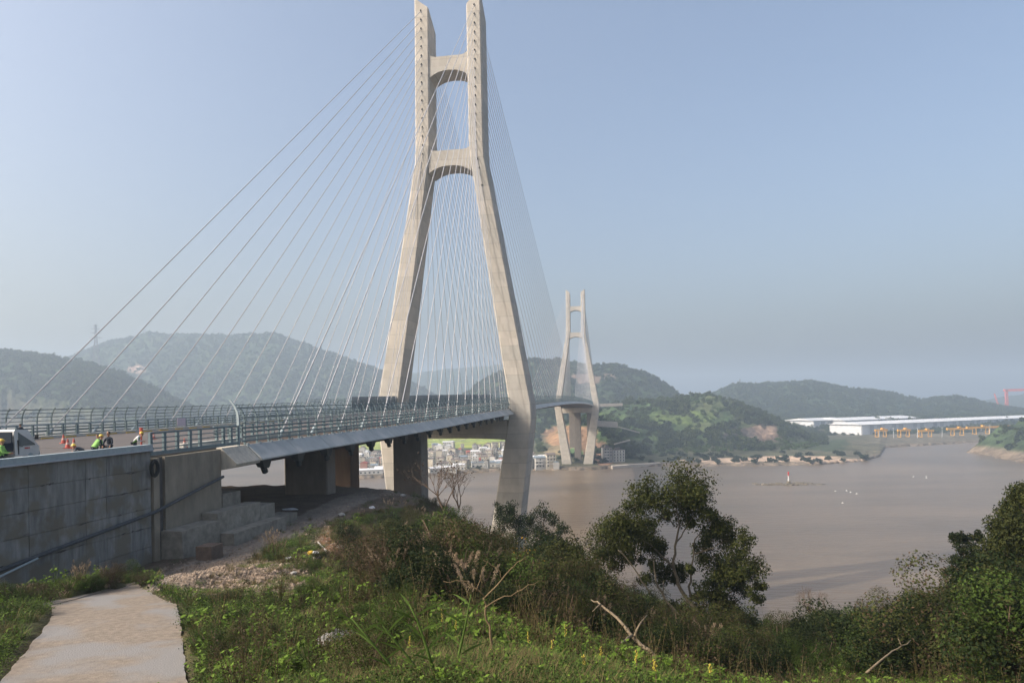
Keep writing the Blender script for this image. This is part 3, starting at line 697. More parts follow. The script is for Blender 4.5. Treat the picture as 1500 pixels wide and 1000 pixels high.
barrier(-13.6, 20.0, 400, 'guard', spacing=2, nearend=180, h_off=.38)
barrier(13.6, 56.0, 400, 'guard', spacing=2, nearend=180, h_off=.38)
# heavier end post of the near barrier and short posts behind it
place(post_mesh(4.0, .13, -.75, 'end_post', M['raillight']), 'end_post', bridge, loc=B(54.4, 17.05, zdeck(54.4))-Vector(bridge.location), rot=(0, 0, -TH))
# raised screen panels beside the near tower, far edge and near edge
for a in np.arange(136, 340, 4.0):
    h = 3.9 if a < 160 else 4.25
    p0 = B(a, -17.35, zdeck(a)); g = MB(); q0, q1 = B(a+.05, -17.3, zdeck(a)), B(a+3.95, -17.3, zdeck(a+4))
    v = [q0+Vector((0, 0, .2)), q1+Vector((0, 0, .2)), q1+Vector((0, 0, h)), q0+Vector((0, 0, h))]; nn = Vector((n1[0], n1[1], 0))*.06
    if a >= 160: g.hexa([v[0], v[1], v[1]+nn, v[0]+nn, v[3], v[2], v[2]+nn, v[3]+nn]); bb(g, 'screen_panel', M['screen'])
    else:
        for hh in (3.5, 3.7, 3.9): g.tube([q0+Vector((0, 0, hh)), q1+Vector((0, 0, hh))], .04, 4)
        g.tube([q0, q0+Vector((0, 0, h))], .06, 4); bb(g, 'screen_frame', M['rail'])
# bracket feet under the near barrier
ft = MB(); ft.box(-.05, .12, -.1, .1, -.32, .12); ft.box(.1, .34, -.05, .05, -.42, -.28); ftm = ft.mesh('post_foot', M['raillight'])
s = 55.5
while s < 150: place(ftm, 'post_foot', bridge, loc=B(s, 17.25, zdeck(s)+.05)-Vector(bridge.location), rot=(0, 0, -TH)); s += 2
# lamp-like white short masts near the far tower
for s in range(600, 715, 18):
    g = MB(); a = B(s, 13.8, zdeck(s)); g.tube([a, a+Vector((0, 0, 5))], .16, 5); bb(g, 'marker_post', M['white'])

# ------------------------------------------------------------------ approach embankment, wall, abutment
app = empty('approach_embankment', B(0, 0, -12), label='walled road approach carrying the traffic lanes onto the left end of the bridge', cat='embankment')
AI = Matrix.Translation(-Vector(app.location))
def ba(g, name, mats, parent=app, root=None, **k): return bake(g, Matrix.Translation(-Vector((root or app).location))).build(name, mats, parent, **k)
def fill(s0, s1, u0, u1, zt, zb, step=5):
    g = MB(); k_ = max(1, int((s1-s0)/step)); vs = []
    for i in range(k_+1):
        s = s0+(s1-s0)*i/k_; z = zdeck(s)+zt
        vs += [B(s, u0, zb), B(s, u1, zb), B(s, u1, z), B(s, u0, z)]
    fs = [(i*4+j, (i+1)*4+j, (i+1)*4+(j+1) % 4, i*4+(j+1) % 4) for i in range(k_) for j in range(4)]+[(0, 1, 2, 3), (k_*4+3, k_*4+2, k_*4+1, k_*4)]
    return g.add(vs, fs)
ba(fill(-60, 51.4, -17, 16.9, -.02, -14), 'fill_body', M['abut'])
ba(strip(-60, 51.5, [(-13.2, -.016), (-13.2, .05), (16.85, .05), (16.85, -.016)]), 'road_surface', M['asphalt'])
ba(strip(-60, 51.4, [(-13.2, -.016), (-13.7, -.016), (-13.7, .38), (-13.2, .38)][::-1]), 'kerb', M['kerb'])
wall = empty('retaining_wall', B(22, 17.2, -11), label='tall grey concrete retaining wall of cast panels below the road at left', cat='wall')
rw = lambda g, name, m_, parent=wall, **k: ba(g, name, m_, parent, root=wall, **k)
rw(fill(-60, 43.2, 16.92, 17.08, .45, -12.5), 'backing', M['joint'])
# cast panels, individually toned and very slightly uneven
zt_ = [.42, -.85, -2.2, -3.55, -4.9, -6.25, -7.6, -9.0]
sj = [43.15, 41.3, 39.0, 37.3, 35.2, 33.2, 31.3, 29.3, 27.3, 25.3, 22.3, 19.3, 16.3, 13.3]
for i in range(len(sj)-1):
    for j in range(len(zt_)-1):
        a, b_ = sj[i+1]+.013, sj[i]-.013; pr = 17.2+random.uniform(-.012, .018)
        g = MB(); vs = []
        for u in (17.09, pr):
            for (s, zz) in ((a, zt_[j+1]+.012), (b_, zt_[j+1]+.012), (b_, zt_[j]-.012), (a, zt_[j]-.012)): vs.append(B(s, u, zdeck(s)*.5+.5*(-3.4)+zz))
        g.add([vs[0], vs[1], vs[2], vs[3], vs[4], vs[5], vs[6], vs[7]], [(3, 2, 1, 0), (4, 5, 6, 7), (0, 1, 5, 4), (1, 2, 6, 5), (2, 3, 7, 6), (3, 0, 4, 7)])
        rw(g, 'panel', M['wall'])
rw(fill(-60, 13.2, 17.09, 17.2, .42, -12.5), 'plain_wall', M['wall'])
rw(strip(-60, 43.2, [(16.85, .55), (17.36, .55), (17.36, .92), (16.85, .92)]), 'coping', M['raillight'])
rw(strip(-60, 43.2, [(16.9, .47), (17.46, .47), (17.46, .55), (16.9, .55)]), 'coping_lip', M['coping'])
for i in range(70):       # mortar scars left along the pour lines
    s0 = random.uniform(20, 42.5); row = random.choice(zt_[1:6]); ln = random.uniform(.15, 1.1); g = MB(); h = random.uniform(.02, .07)
    z0 = zdeck(s0)*.5+.5*(-3.4)+row+random.gauss(0, .04); u = 17.222
    pts_ = [B(s0, u, z0), B(s0+ln*.4, u, z0-h), B(s0+ln, u, z0+.01+random.uniform(-.02, .05)), B(s0+ln*.6, u, z0+h)]
    g.add(pts_+[p_-Vector((n1[0], n1[1], 0))*.03 for p_ in pts_], [(0, 1, 2, 3), (7, 6, 5, 4), (0, 4, 5, 1), (1, 5, 6, 2), (2, 6, 7, 3), (3, 7, 4, 0)])
    rw(g, 'mortar_scar', M['joint'])
# sloping pipe on the wall
pipe = MB(); pp = [B(20, 17.42, -9.6), B(31.6, 17.42, -8.4), B(43.3, 17.42, -7.25), B(51.2, 17.62, -5.6)]
pipe.tube(pp, .12, 8); pipe.build('drain_pipe', M['pipe'], label='dark drain pipe climbing diagonally across the grey retaining wall', cat='pipe')
br_ = MB()
pl = MB(); pl.tube([B(24, 18.2, -9.75), B(33.2, 17.75, -8.25)], .06, 6); pl.build('steel_pole', M['raillight'], label='thin pale steel pole leaning on the wall at far left', cat='pole')
abt = empty('bridge_abutment', B(47, 17.2, -11), label='brownish concrete abutment with stepped footings where the wall meets the deck', cat='abutment')
rb = lambda g, name, m_, **k: ba(g, name, m_, abt, root=abt, **k)
rb(fill(44.6, 51.5, -17.2, 17.25, -.08, -12.3), 'end_wall', M['abut'])
rb(fill(43.3, 43.9, 17.0, 17.32, -.1, -12), 'pilaster', M['abut']); rb(fill(43.95, 44.5, 16.8, 17.1, -.1, -12), 'joint_recess', M['joint'])
def blk(s0, s1, u0, u1, z0, z1, m_=M['footing'], name='footing_step'):
    g = MB(); j = lambda: random.uniform(-.04, .04)
    vs = [B(a+j(), b_+j(), z) for z in (z0, z1+j()) for a, b_ in ((s0, u0), (s0, u1), (s1, u1), (s1, u0))]
    g.hexa(vs); rb(g, name, m_)
blk(44.0, 48.6, 17.3, 19.0, -12, -8.75); blk(48.7, 55.0, 17.3, 18.7, -12, -8.2); blk(51.6, 54.2, 15.5, 17.28, -12, -7.1); blk(55.1, 57.6, 16, 18.6, -12, -8.6)
blk(48.7, 56.8, 18.75, 20.1, -12, -9.75, M['footing']); blk(56.9, 62, 16.5, 18.5, -12, -10.2)
g = MB(); g.hexa([B(a, b_, z) for z in (-11.6, -9.7) for a, b_ in ((43.6, 20.3), (43.6, 21.5), (45.0, 21.5), (45.0, 20.3))]); g.build('concrete_block', mat('rusty brown block', (.17, .12, .09), (.10, .075, .06), 2, .95), label='squat rust brown concrete block beside the foot of the abutment', cat='block')
# tyre hanging from the parapet end
ty = MB(); cyr = B(43.1, 17.55, -4.15); nn_ = Vector((n1[0], n1[1], 0)); dd_ = Vector((d1[0], d1[1], 0))
pts = [cyr+dd_*.33*math.cos(a)+Vector((0, 0, .52*math.sin(a))) for a in np.linspace(0, 2*math.pi, 21)]
ty.tube(pts, .13, 8, cap=False); ty.build('old_tyre', M['rubber'], label='black old tyre hanging on the wall below the railing corner', cat='tyre', smooth=True)
# railing on the abutment
rl = empty('abutment_railing', B(47, 17.2, -3.3), label='blue grey steel railing with thick posts on top of the brownish abutment', cat='railing')
rr_ = lambda g, name, m_: ba(g, name, m_, rl, root=rl)
for s in (43.3, 44.75, 46.2, 47.7, 48.95, 52.1, 53.2, 54.2):
    g = MB(); z = zdeck(s)+.12
    g.hexa([B(s+a, 17.1+b_, z+h) for h in (0, 1.62) for a, b_ in ((-.13, -.09), (.13, -.09), (.13, .09), (-.13, .09))]); rr_(g, 'post', M['rail'])
for h, w_ in ((1.58, .07), (1.22, .04), (.85, .04), (.48, .04), (.12, .14)):
    rr_(strip(43.2, 54.3, [(17.12, h-w_+.12), (17.2, h-w_+.12), (17.2, h+w_+.12), (17.12, h+w_+.12)], 3), 'rail' if h > .2 else 'base_rail', M['rail'])
# parapet guard on the approach far side continues: short yellow beams lying on the road
def beam(px0, px1, u, name='steel_beam', lab=''):
    pass
for i, (s0, u0, s1, u1) in enumerate(((44.5, -5.0, 53.5, -6.6), (46, -5.9, 52.0, -7.4), (47, -6.7, 54.5, -8.3))):
    g = MB(); a, b_ = B(s0, u0, zdeck(s0)+.12), B(s1, u1, zdeck(s1)+.12); ax = (b_-a).normalized(); sd = ax.cross(Vector((0, 0, 1)))
    for (w0, w1, z0, z1) in ((-.12, .12, 0, .03), (-.12, .12, .27, .3), (-.02, .02, .03, .27)):
        g.hexa([p+sd*w+Vector((0, 0, z)) for z in (z0, z1) for p, w in ((a, w0), (b_, w0), (b_, w1), (a, w1))])
    g.build('steel_beam', M['yellow'], label='rusty yellow steel beam of the pile lying on the road behind the truck', cat='beam', group='yellow steel beams piled on the road')
for i in range(26):
    s = 36+i*3.2; ba(strip(s, s+1.5, [(-12.9, .055), (-12.7, .055), (-12.7, .2), (-12.9, .2)], 3), 'yellow_kerb_mark', M['yellow']) if s < 50 else bb(strip(s, s+1.5, [(-12.9, .075), (-12.7, .075), (-12.7, .2), (-12.9, .2)], 3), 'yellow_kerb_mark', M['yellow'])

def lanept(px, u, dz=.05):
    t_ = ray(px, 640)[0]; Lx = u-L0; ss = Lx*(t_*n1[1]-n1[0])/(d1[0]-t_*d1[1]); return B(ss, u, zdeck(ss)+dz)
# cones
cg = MB(); cg.box(-.24, .24, -.24, .24, 0, .05)
coneb = cg.mesh('cone_base', M['orange'])
def cone(px, s=None, u=None, lab='', sc=1.0, py=None):
    # stand where the ray through px crosses the lane at u
    t_ = ray(px, py or 640)[0]; Lx = u-L0
    ss = Lx*(t_*n1[1]-n1[0])/(d1[0]-t_*d1[1]); p = B(ss, u, zdeck(ss)+.06)
    r = empty('traffic_cone', p, random.uniform(0, 1), label=lab, cat='traffic cone', group='traffic cones on the road'); r.scale = (sc,)*3
    place(coneb, 'base', r)
    for a, b_, m_ in ((.05, .3, 'orange'), (.3, .46, 'band'), (.46, .75, 'orange')):
        f_ = lambda z: .17*(1-(z-.05)/.78)+.02
        g = MB(); g.lathe([(f_(a), a), (f_(b_), b_)], 12); g.build('stripe' if m_ == 'band' else 'cone_body', M[m_], r, smooth=False)
cone(93, u=-3.2, lab='dark red traffic cone furthest back of the three near the truck', sc=1.15)
cone(99, u=3.0, lab='faded pinkish traffic cone in the middle of the three near the truck', sc=1.1)
cone(108, u=3.4, lab='bright orange traffic cone nearest the crouching workers of the three', sc=1.1)
cone(225, u=2.0, lab='red traffic cone just behind the left end of the abutment railing', sc=1.05)
cone(270, u=13.5, lab='orange and white traffic cone behind the abutment railing posts', sc=1.0)
# tall red marker beside the man in white
g = MB(); p = lanept(207, 9.5); g.lathe([(.2, 0), (.2, .08), (.07, .1), (.06, 1.1), (.15, 1.1), (.13, 1.7)], 10, org=p); g.build('marker_post', M['orange'], label='tall thin red marker post standing behind the man in white', cat='post')
# printed board on the far guard rail
g = MB(); p = lanept(266, -12.7, .5); g.box(-.6, .6, -.03, .03, 0, 1.15, rot=Matrix.Rotation(-TH+1.1, 3, 'Z'), org=p)
ob = g.build('notice_board', M['sign'], label='pale purple notice board leaning against the far guard rail', cat='sign')

# ------------------------------------------------------------------ people
def skinbody(name, joints, edges, m_, parent=None, root_i=0):
    me = D.meshes.new(name); me.from_pydata([j[:3] for j in joints], edges, []); me.materials.append(m_)
    o = D.objects.new(name, me); link(o, parent); sk = o.modifiers.new('skin', 'SKIN'); sk.use_smooth_shade = True
    for i, j in enumerate(joints): me.skin_vertices[0].data[i].radius = (j[3], j[3]*(j[4] if len(j) > 4 else 1))
    me.skin_vertices[0].data[root_i].use_root = True
    ss = o.modifiers.new('sub', 'SUBSURF'); ss.levels = 1; ss.render_levels = 1
    return o
def person(p, rz, bend, cloth, legs, lab, helmet=True, vest=False, arms='down', h=1.72):
    """figure facing local +y, in clothes mesh (body), with head, hands; bend in radians at the hip"""
    r = empty('person', p, rz, label=lab, cat='person'); r.scale = (1.18, 1.18, 1.04)
    k_ = h/1.72; hip = Vector((0, -.25*math.sin(bend), .90)); ax = Vector((0, math.sin(bend), math.cos(bend)))
    T = lambda d, x=0: hip+ax*d+Vector((x, 0, 0))
    ch = T(.30); nk = T(.54); hd = T(.60)
    J = []; E = []
    def jn(v, rad, fl=1): J.append((v[0]*k_, v[1]*k_, v[2]*k_, rad*k_, fl)); return len(J)-1
    a = jn(hip, .15, .75); b_ = jn(T(.16), .145, .75); c_ = jn(ch, .165, .7); d_ = jn(T(.44), .13, .75); e_ = jn(nk, .062)
    E += [(a, b_), (b_, c_), (c_, d_), (d_, e_)]
    hands = []
    for sx in (-1, 1):
        sh = jn(T(.42, sx*.19), .07); E.append((d_, sh))
        if arms == 'down': el = T(.16, sx*.27)+Vector((0, .02, 0)); wr = T(-.07, sx*.29)+Vector((0, .10, 0))
        elif arms == 'work': el = T(.2, sx*.25)+Vector((0, .16, -.08)); wr = el+Vector((-sx*.06, .22, -.05))
        else: el = T(.24, sx*.30)+Vector((0, .06, -.10)); wr = el+Vector((-sx*.04, .12, -.22))
        e1 = jn(el, .052); e2 = jn(wr, .038); E += [(sh, e1), (e1, e2)]; hands.append((wr, (wr-el).normalized(), sx))
    body = skinbody('body', J, E, cloth, r)
    J = []; E = []
    pv = jn(hip+Vector((0, 0, -.02)), .15, .75)
    for sx in (-1, 1):
        hp = jn(hip+Vector((sx*.10, 0, -.10)), .10); kn = jn((sx*.12, .05, .48), .068); an = jn((sx*.13, 0, .10), .048); to = jn((sx*.14, .17, .04), .042)
        E += [(pv, hp), (hp, kn), (kn, an), (an, to)]
    skinbody('trousers', J, E, legs, r)
    # head with face, ears and neck
    g = MB(); n = 14; prof = [(.045, -.13), (.055, -.10), (.062, -.06), (.075, -.02), (.085, .03), (.088, .07), (.078, .11), (.05, .145), (.015, .157)]
    c0 = hd+ax*.11; vs = []
    for rr0, zz in prof:
        for j in range(n):
            an_ = 2*math.pi*j/n; x_ = rr0*.88*math.cos(an_); y_ = rr0*1.08*math.sin(an_)+(.012 if zz < 0 and math.sin(an_) > .3 else 0)
            if zz in (-.02, .03) and j in (3, 4): y_ += .016
            vs.append((c0+Vector((x_, y_, zz)))*k_)
    fs = [(i*n+j, i*n+(j+1) % n, (i+1)*n+(j+1) % n, (i+1)*n+j) for i in range(len(prof)-1) for j in range(n)]+[tuple((len(prof)-1)*n+j for j in range(n))]
    g.add(vs, fs)
    for sx in (-1, 1): g.lathe([(.012, -.03), (.02, 0), (.012, .03)], 6, org=(c0+Vector((sx*.08, 0, .02)))*k_)
    g.tube([(c0+Vector((0, -.01, -.2)))*k_, (c0+Vector((0, 0, -.08)))*k_], .05*k_, 8)
    g.build('head', M['skin'], r, smooth=True)
    g = MB()
    for sx in (-1, 1): g.box(-.012, .012, -.004, .006, -.006, .006, org=(c0+Vector((sx*.032, .092, .035)))*k_)
    g.box(-.022, .022, -.004, .004, -.004, .004, org=(c0+Vector((0, .088, -.045)))*k_); g.build('eyes_and_mouth', M['hair'], r)
    hc = (c0+Vector((0, -.012, .055)))*k_
    if helmet:
        g = MB(); g.lathe([(.135, 0), (.118, .012), (.114, .05), (.095, .095), (.055, .122), (.01, .13)], 16, org=hc); g.box(-.07, .07, .08, .17, 0, .014, org=hc); g.build('helmet', M['helmet'], r, smooth=True)
    else:
        g = MB(); g.lathe([(.082, -.04), (.094, 0), (.092, .05), (.07, .09), (.03, .108)], 14, org=hc-Vector((0, .006, 0))); g.build('hair', M['hair'], r, smooth=True)
    for wr, dr, sx in hands:
        g = MB(); w0 = Vector(wr)*k_; sd = Vector((1, 0, 0)); q = w0+dr*.05
        g.tube([w0-dr*.02, w0+dr*.03, w0+dr*.09], [.026, .036, .032], 8)
        for f_ in range(4):
            o_ = sd*(f_-1.5)*.017; ln = (.062, .075, .070, .055)[f_]
            g.tube([w0+dr*.08+o_, w0+dr*(.08+ln*.55)+o_, w0+dr*(.08+ln)+o_+Vector((0, .012, -.012))], [.009, .008, .006], 5)
        g.tube([w0+dr*.03, w0+dr*.055-sd*sx*.04, w0+dr*.085-sd*sx*.05], [.013, .011, .008], 5); g.build('hand', M['skin'], r, smooth=True)
    if vest:
        g = MB(); n = 16; vs = []
        for i in range(7):
            q = i/6; cc = T(-.06+.54*q); rx = .205-.03*(q > .9)+.01*math.sin(q*3); ry = .150-.02*q
            for j in range(n):
                an_ = 2*math.pi*j/n; vs.append((cc+Vector((rx*math.cos(an_), ry*math.sin(an_)*math.cos(bend), -ry*math.sin(an_)*math.sin(bend))))*k_)
        g.add(vs, [(i*n+j, i*n+(j+1) % n, (i+1)*n+(j+1) % n, (i+1)*n+j) for i in range(6) for j in range(n) if vest != 'front' or j < n//2]); g.build('safety_vest', M['hivis'], r, smooth=True)
    return r
person(lanept(142, 15.4), -.6, .55, M['navy'], M['denim'], 'worker in yellow helmet and lime vest stooping left of the man in navy', True, True, 'work')
person(lanept(148, 14.2), 2.2, .35, M['hivis'], M['denim'], 'bareheaded worker in lime shirt between the helmeted worker and the man in navy', False, False, 'work', 1.6)
person(lanept(159.5, 15.0), 2.9, .06, M['navy'], M['navy'], 'man in dark navy clothes standing upright behind the parapet', False, False, 'akimbo', 1.74)
person(lanept(200, 14.6), -1.3, .7, M['shirt'], M['denim'], 'man in white shirt and yellow helmet leaning forward behind the parapet', True, 'front', 'work')
person(lanept(30, -12.2), 1.0, .0, M['navy'], M['denim'], 'distant man in dark clothes by the far guard rail above the truck', False, False, 'down', 1.7)
person(lanept(1, 15.0), -1.2, .1, M['hivis'], M['denim'], 'worker in yellow helmet and lime vest at the open truck door, left edge', True, True, 'work')
person(lanept(117.5, 15.9), 1.6, 1.15, M['navy'], M['denim'], 'crouching worker with only a yellow helmet showing above the parapet', True, False, 'work', 1.50)

# ------------------------------------------------------------------ truck (cab towards the bridge)
def truck():
    p = lanept(20, 9.5); r = empty('light_truck', p, -TH, label='white light truck with a short cab facing the bridge, cab door open', cat='truck')
    W = .95
    g = MB()       # cab body: side profile extruded; y forward, z up
    prof = [(-.8, .38), (.98, .38), (1.08, .55), (1.05, .98), (.78, 1.22), (.38, 2.0), (.2, 2.12), (-.72, 2.16), (-.8, 2.05)]
    n = len(prof); vs = [(sx*(W-(.10 if z > 1.3 else 0)), y, z) for sx in (-1, 1) for y, z in prof]
    g.add(vs, [tuple(range(n))[::-1], tuple(range(n, 2*n))]+[(i, (i+1) % n, n+(i+1) % n, n+i) for i in range(n)]); g.build('cab', M['white'], r)
    g = MB(); g.add([(-.78, .80, 1.25), (.78, .80, 1.25), (.70, .43, 1.95), (-.70, .43, 1.95)], [(0, 1, 2, 3)]); g.v = [(x, y+.02, z+.01) for x, y, z in g.v]; g.build('windscreen', M['glass'], r)
    for sx in (-1, 1):
        g = MB(); X_ = sx*(W-.075); vs = [(X_, .62, 1.22), (X_, .30, 1.92), (X_, -.42, 1.95), (X_, -.42, 1.22)]; X2 = sx*(W+.012)
        vs = [(sx*(W+.004), .74, 1.06), (sx*(W-.088), .36, 1.96), (sx*(W-.088), -.52, 1.98), (sx*(W+.004), -.52, 1.06)]
        g.add(vs+[(x-sx*.02, y, z) for x, y, z in vs], [(0, 1, 2, 3), (7, 6, 5, 4)]); g.build('side_window', M['glass'], r)
        g = MB(); g.box(-.02, .02, -.08, .08, -.02, .02, org=(sx*(W+.02), -.33, 1.02)); g.build('door_handle', M['black'], r)
        g = MB(); g.box(-.10, .10, -.04, .04, -.16, .16, org=(sx*(W+.18), .68, 1.62)); g.tube([(sx*W, .6, 1.5), (sx*(W+.15), .68, 1.6)], .02, 5); g.build('mirror', M['black'], r)
        g = MB(); g.box(-.14, .14, 0, .03, -.08, .08, org=(sx*.68, 1.075, .72)); g.build('headlight', M['glass'], r)
        for y_ in (.35, -3.0):
            g = MB(); g.tube([(sx*(W-.26), y_, .36), (sx*(W-.02), y_, .36)], .36, 20); wl = g.build('wheel', M['rubber'], r); g = MB(); g.tube([(sx*(W-.03), y_, .36), (sx*(W+.005), y_, .36)], .2, 14); g.build('rim', M['raillight'], wl)
    g = MB(); g.box(-.93, .93, 0, .1, .0, .25, org=(0, 1.04, .33)); g.build('bumper', M['raillight'], r)
    g = MB(); g.box(.952, .97, -.1, .2, .85, .94); g.box(.952, .97, .24, .3, .85, .94); g.build('door_emblem', M['red'], r)
    g = MB(); g.box(-.03, .03, -.85, 0, 0, .95, rot=Matrix.Rotation(math.radians(-75), 3, 'Z'), org=(W+.02, -.55, .5)); g.build('rear_door', M['black'], r, label='dark open door')
    g = MB(); g.box(-.94, .94, -4.0, -.95, .75, .85); g.box(-.94, -.88, -4.0, -.95, .86, 1.3); g.box(.88, .94, -4.0, -.95, .86, 1.3); g.box(-.4, .4, -3.9, -.85, .45, .745); g.box(-.87, .87, -1.02, -.95, .86, 2.0); g.build('load_bed', M['navy'], r)
truck()

# ------------------------------------------------------------------ far bank: houses, works, cranes, pylons
def house_mesh(w, d, h, m_, seed):
    rn = random.Random(seed); g = MB(); g.box(-w/2, w/2, -d/2, d/2, -4, h); walls = g.mesh('house', m_)
    wn_ = MB(); fl = max(1, int(h/3.1))
    for f_ in range(fl):
        for k_ in range(max(2, int(w/3))):
            if rn.random() < .12: continue
            x = -w/2+(k_+.5)*w/max(2, int(w/3)); wn_.box(x-.62, x+.62, -d/2-.06, -d/2+.05, f_*h/fl+.9, f_*h/fl+2.4)
        for k_ in range(max(2, int(d/3.5))):
            y = -d/2+(k_+.5)*d/max(2, int(d/3.5)); wn_.box(w/2-.05, w/2+.06, y-.55, y+.55, f_*h/fl+.9, f_*h/fl+2.4)
    bal = MB()
    for f_ in range(1, fl): bal.box(-w/2+.3, w/2*(.1 if seed % 2 else .9), -d/2-1.2, -d/2-.02, f_*h/fl-.1, f_*h/fl+.75)
    rf = MB(); rf.box(-w/2-.25, w/2+.25, -d/2-.25, d/2+.25, h, h+.35)
    if seed % 3 == 0: rf.box(-w/4, w/6, -d/4, d/4, h+.36, h+2.6)
    else: rf.add([(-w/2-.3, -d/2-.3, h+.36), (w/2+.3, -d/2-.3, h+.36), (w/2+.3, d/2+.3, h+.36), (-w/2-.3, d/2+.3, h+.36), (-w/2, 0, h+2), (w/2, 0, h+2)], [(0, 1, 5, 4), (2, 3, 4, 5), (1, 2, 5), (3, 0, 4)])
    return walls, wn_.mesh('window', M['glass']), bal.mesh('balcony', HM[0]), rf.mesh('roof', M[RCM[RCN[seed]]])
CN = ['white', 'cream', 'grey', 'red brown']
RCN = ['grey', 'grey', 'white', 'grey', 'grey', 'red', 'grey', 'blue', 'grey', 'white', 'grey', 'grey']
RCM = {'grey': 'tile', 'white': 'shed', 'red': 'redroof', 'blue': 'blueroof'}
HK = []
for i in range(12): HK.append(house_mesh(random.uniform(8, 15), random.uniform(8, 11), random.choice([6.5, 9.5, 12.6, 15.5, 12.6]), HM[(0, 1, 0, 2, 1, 3, 0, 2, 1, 0, 0, 1)[i]], i))
HC = [(0, 1, 0, 2, 1, 3, 0, 2, 1, 0, 0, 1)[i] for i in range(12)]
def house(X, Y, z, k_, rz, sc=1.0, where='in the riverside village below the deck'):
    w_, wi, ba_, rf = HK[k_]
    st = round(max(v.co.z for v in w_.vertices)/3.1)
    sc *= 1.0; r = empty('house', (X, Y, z), rz, label=f'{CN[HC[k_]]} {st} storey {RCN[k_]} roofed house {where}', cat='house', group='houses of the riverside village'); r.scale = (sc,)*3
    place(w_, 'wall', r); place(wi, 'window', r); rf_ = place(rf, 'roof', r)
    if len(ba_.vertices): place(ba_, 'balcony', r)
rh = random.Random(5)
used = []
def far_place(x, y): return farhit(x, y)
for i in range(420):
    x = rh.uniform(515, 815); y = rh.uniform(657, 687) if x > 630 else rh.uniform(668, 690)
    if x > 745: y = rh.uniform(678, 686)
    p = farhit(x, y)
    if p is None or any((p.x-a)**2+(p.y-b_)**2 < 90 for a, b_ in used) or p.z < 1.5: continue
    used.append((p.x, p.y)); wh = 'left of the big dark pier' if x < 573 else ('between dark pier and tower leg' if x < 735 else 'right of the near tower leg')
    house(p.x, p.y, p.z, rh.randrange(12), rh.choice([0, .15, -.2, 1.5])+rh.uniform(-.1, .1), rh.uniform(.45, .78), wh)
for x, y, k_, lab in ((905, 676, 0, 'tall white house standing alone right of the far tower'), (889, 677, 3, 'grey house with balconies beside the far tower'), (806, 684, 4, 'cream house just left of the far tower'), (792, 685, 7, 'grey house at the foot of the near tower leg')):
    p = farhit(x, y)
    if p: house(p.x, p.y, p.z, k_, .2, 1.0); list(COL.objects)[-1]
# low white sheds along the bank
for i, (x, y, w_, h) in enumerate(((655, 690, 18, 4), (672, 688, 12, 5), (712, 684, 30, 5), (540, 694, 26, 4), (560, 692, 14, 5), (636, 692, 10, 4), (735, 683, 16, 6))):
    p = farhit(x, y) or PG(x, y, 2)
    r = empty('shed', p, .08*i, label=f'low white shed on the mud bank under the bridge, {["second from the left","narrow one","long one with blue grey roof","leftmost","beside the tower foot","tiny one","right end one"][i]}', cat='shed')
    g = MB(); g.box(-w_/2, w_/2, -3, 3, -3, h); g.build('wall', HM[0], r); g = MB(); g.add([(-w_/2-.4, -3.4, h+.01), (w_/2+.4, -3.4, h+.01), (w_/2+.4, 3.4, h+.01), (-w_/2-.4, 3.4, h+.01), (-w_/2, 0, h+1.4), (w_/2, 0, h+1.4)], [(0, 1, 5, 4), (2, 3, 4, 5), (1, 2, 5), (3, 0, 4)]); g.build('roof', M['blueroof'] if i == 2 else M['shed'], r)
    g = MB()
    for k_ in range(int(w_/4)): g.box(-w_/2+1+k_*4, -w_/2+2.6+k_*4, -3.06, -2.98, .8, 2.2)
    g.build('window', M['glass'], r)
# construction platform and quay by the far tower
g = MB(); g.hexa([B(ST2-14+a, b_, z) for z in (-69, -64.3) for a, b_ in ((0, -30), (0, 24), (40, 24), (40, -30))]); g.build('tower_platform', M['conc_far'], kind='structure')
g = MB(); a, b_ = PG(897, 682.5, 3), PG(968, 677.5, 3); g.hexa([a+Vector((0, 0, -4)), b_+Vector((0, 0, -4)), b_+Vector((0, 9, -4)), a+Vector((0, 9, -4)), a, b_, b_+Vector((0, 9, 0)), a+Vector((0, 9, 0))]); g.build('river_jetty', M['conc_far'], label='pale concrete jetty along the far bank right of the white house', cat='jetty')
def ledge(x0, y0, x1, y1, Y, w, h, lab, m_=None, name='retaining_wall', cat='wall'):
    a, b_ = P(x0, y0, Y), P(x1, y1, Y+8); g = MB(); q = Vector((0, w, 0)); v_ = Vector((0, 0, h))
    g.hexa([a-v_, b_-v_, b_-v_+q, a-v_+q, a, b_, b_+q, a+q]); g.build(name, m_ or M['conc_far'], label=lab, cat=cat)
ledge(876, 591.5, 912, 590.2, 845, 22, 3.5, 'pale approach road ledge leaving the far tower towards the green hill')
ledge(874, 616, 905, 618, 835, 14, 7, 'grey concrete terrace wall behind the far tower on the slope')
ledge(906, 624, 937, 632.5, 868, 4, 1.6, 'thin pale road wall running down the green hill')
ledge(900, 649.5, 923, 643.5, 830, 4, 1.5, 'short pale path wall on the slope above the white house')
ledge(640, 654, 690, 640, 1000, 3, .8, 'pale farm road crossing the yellow green fields', name='farm_road', cat='road')
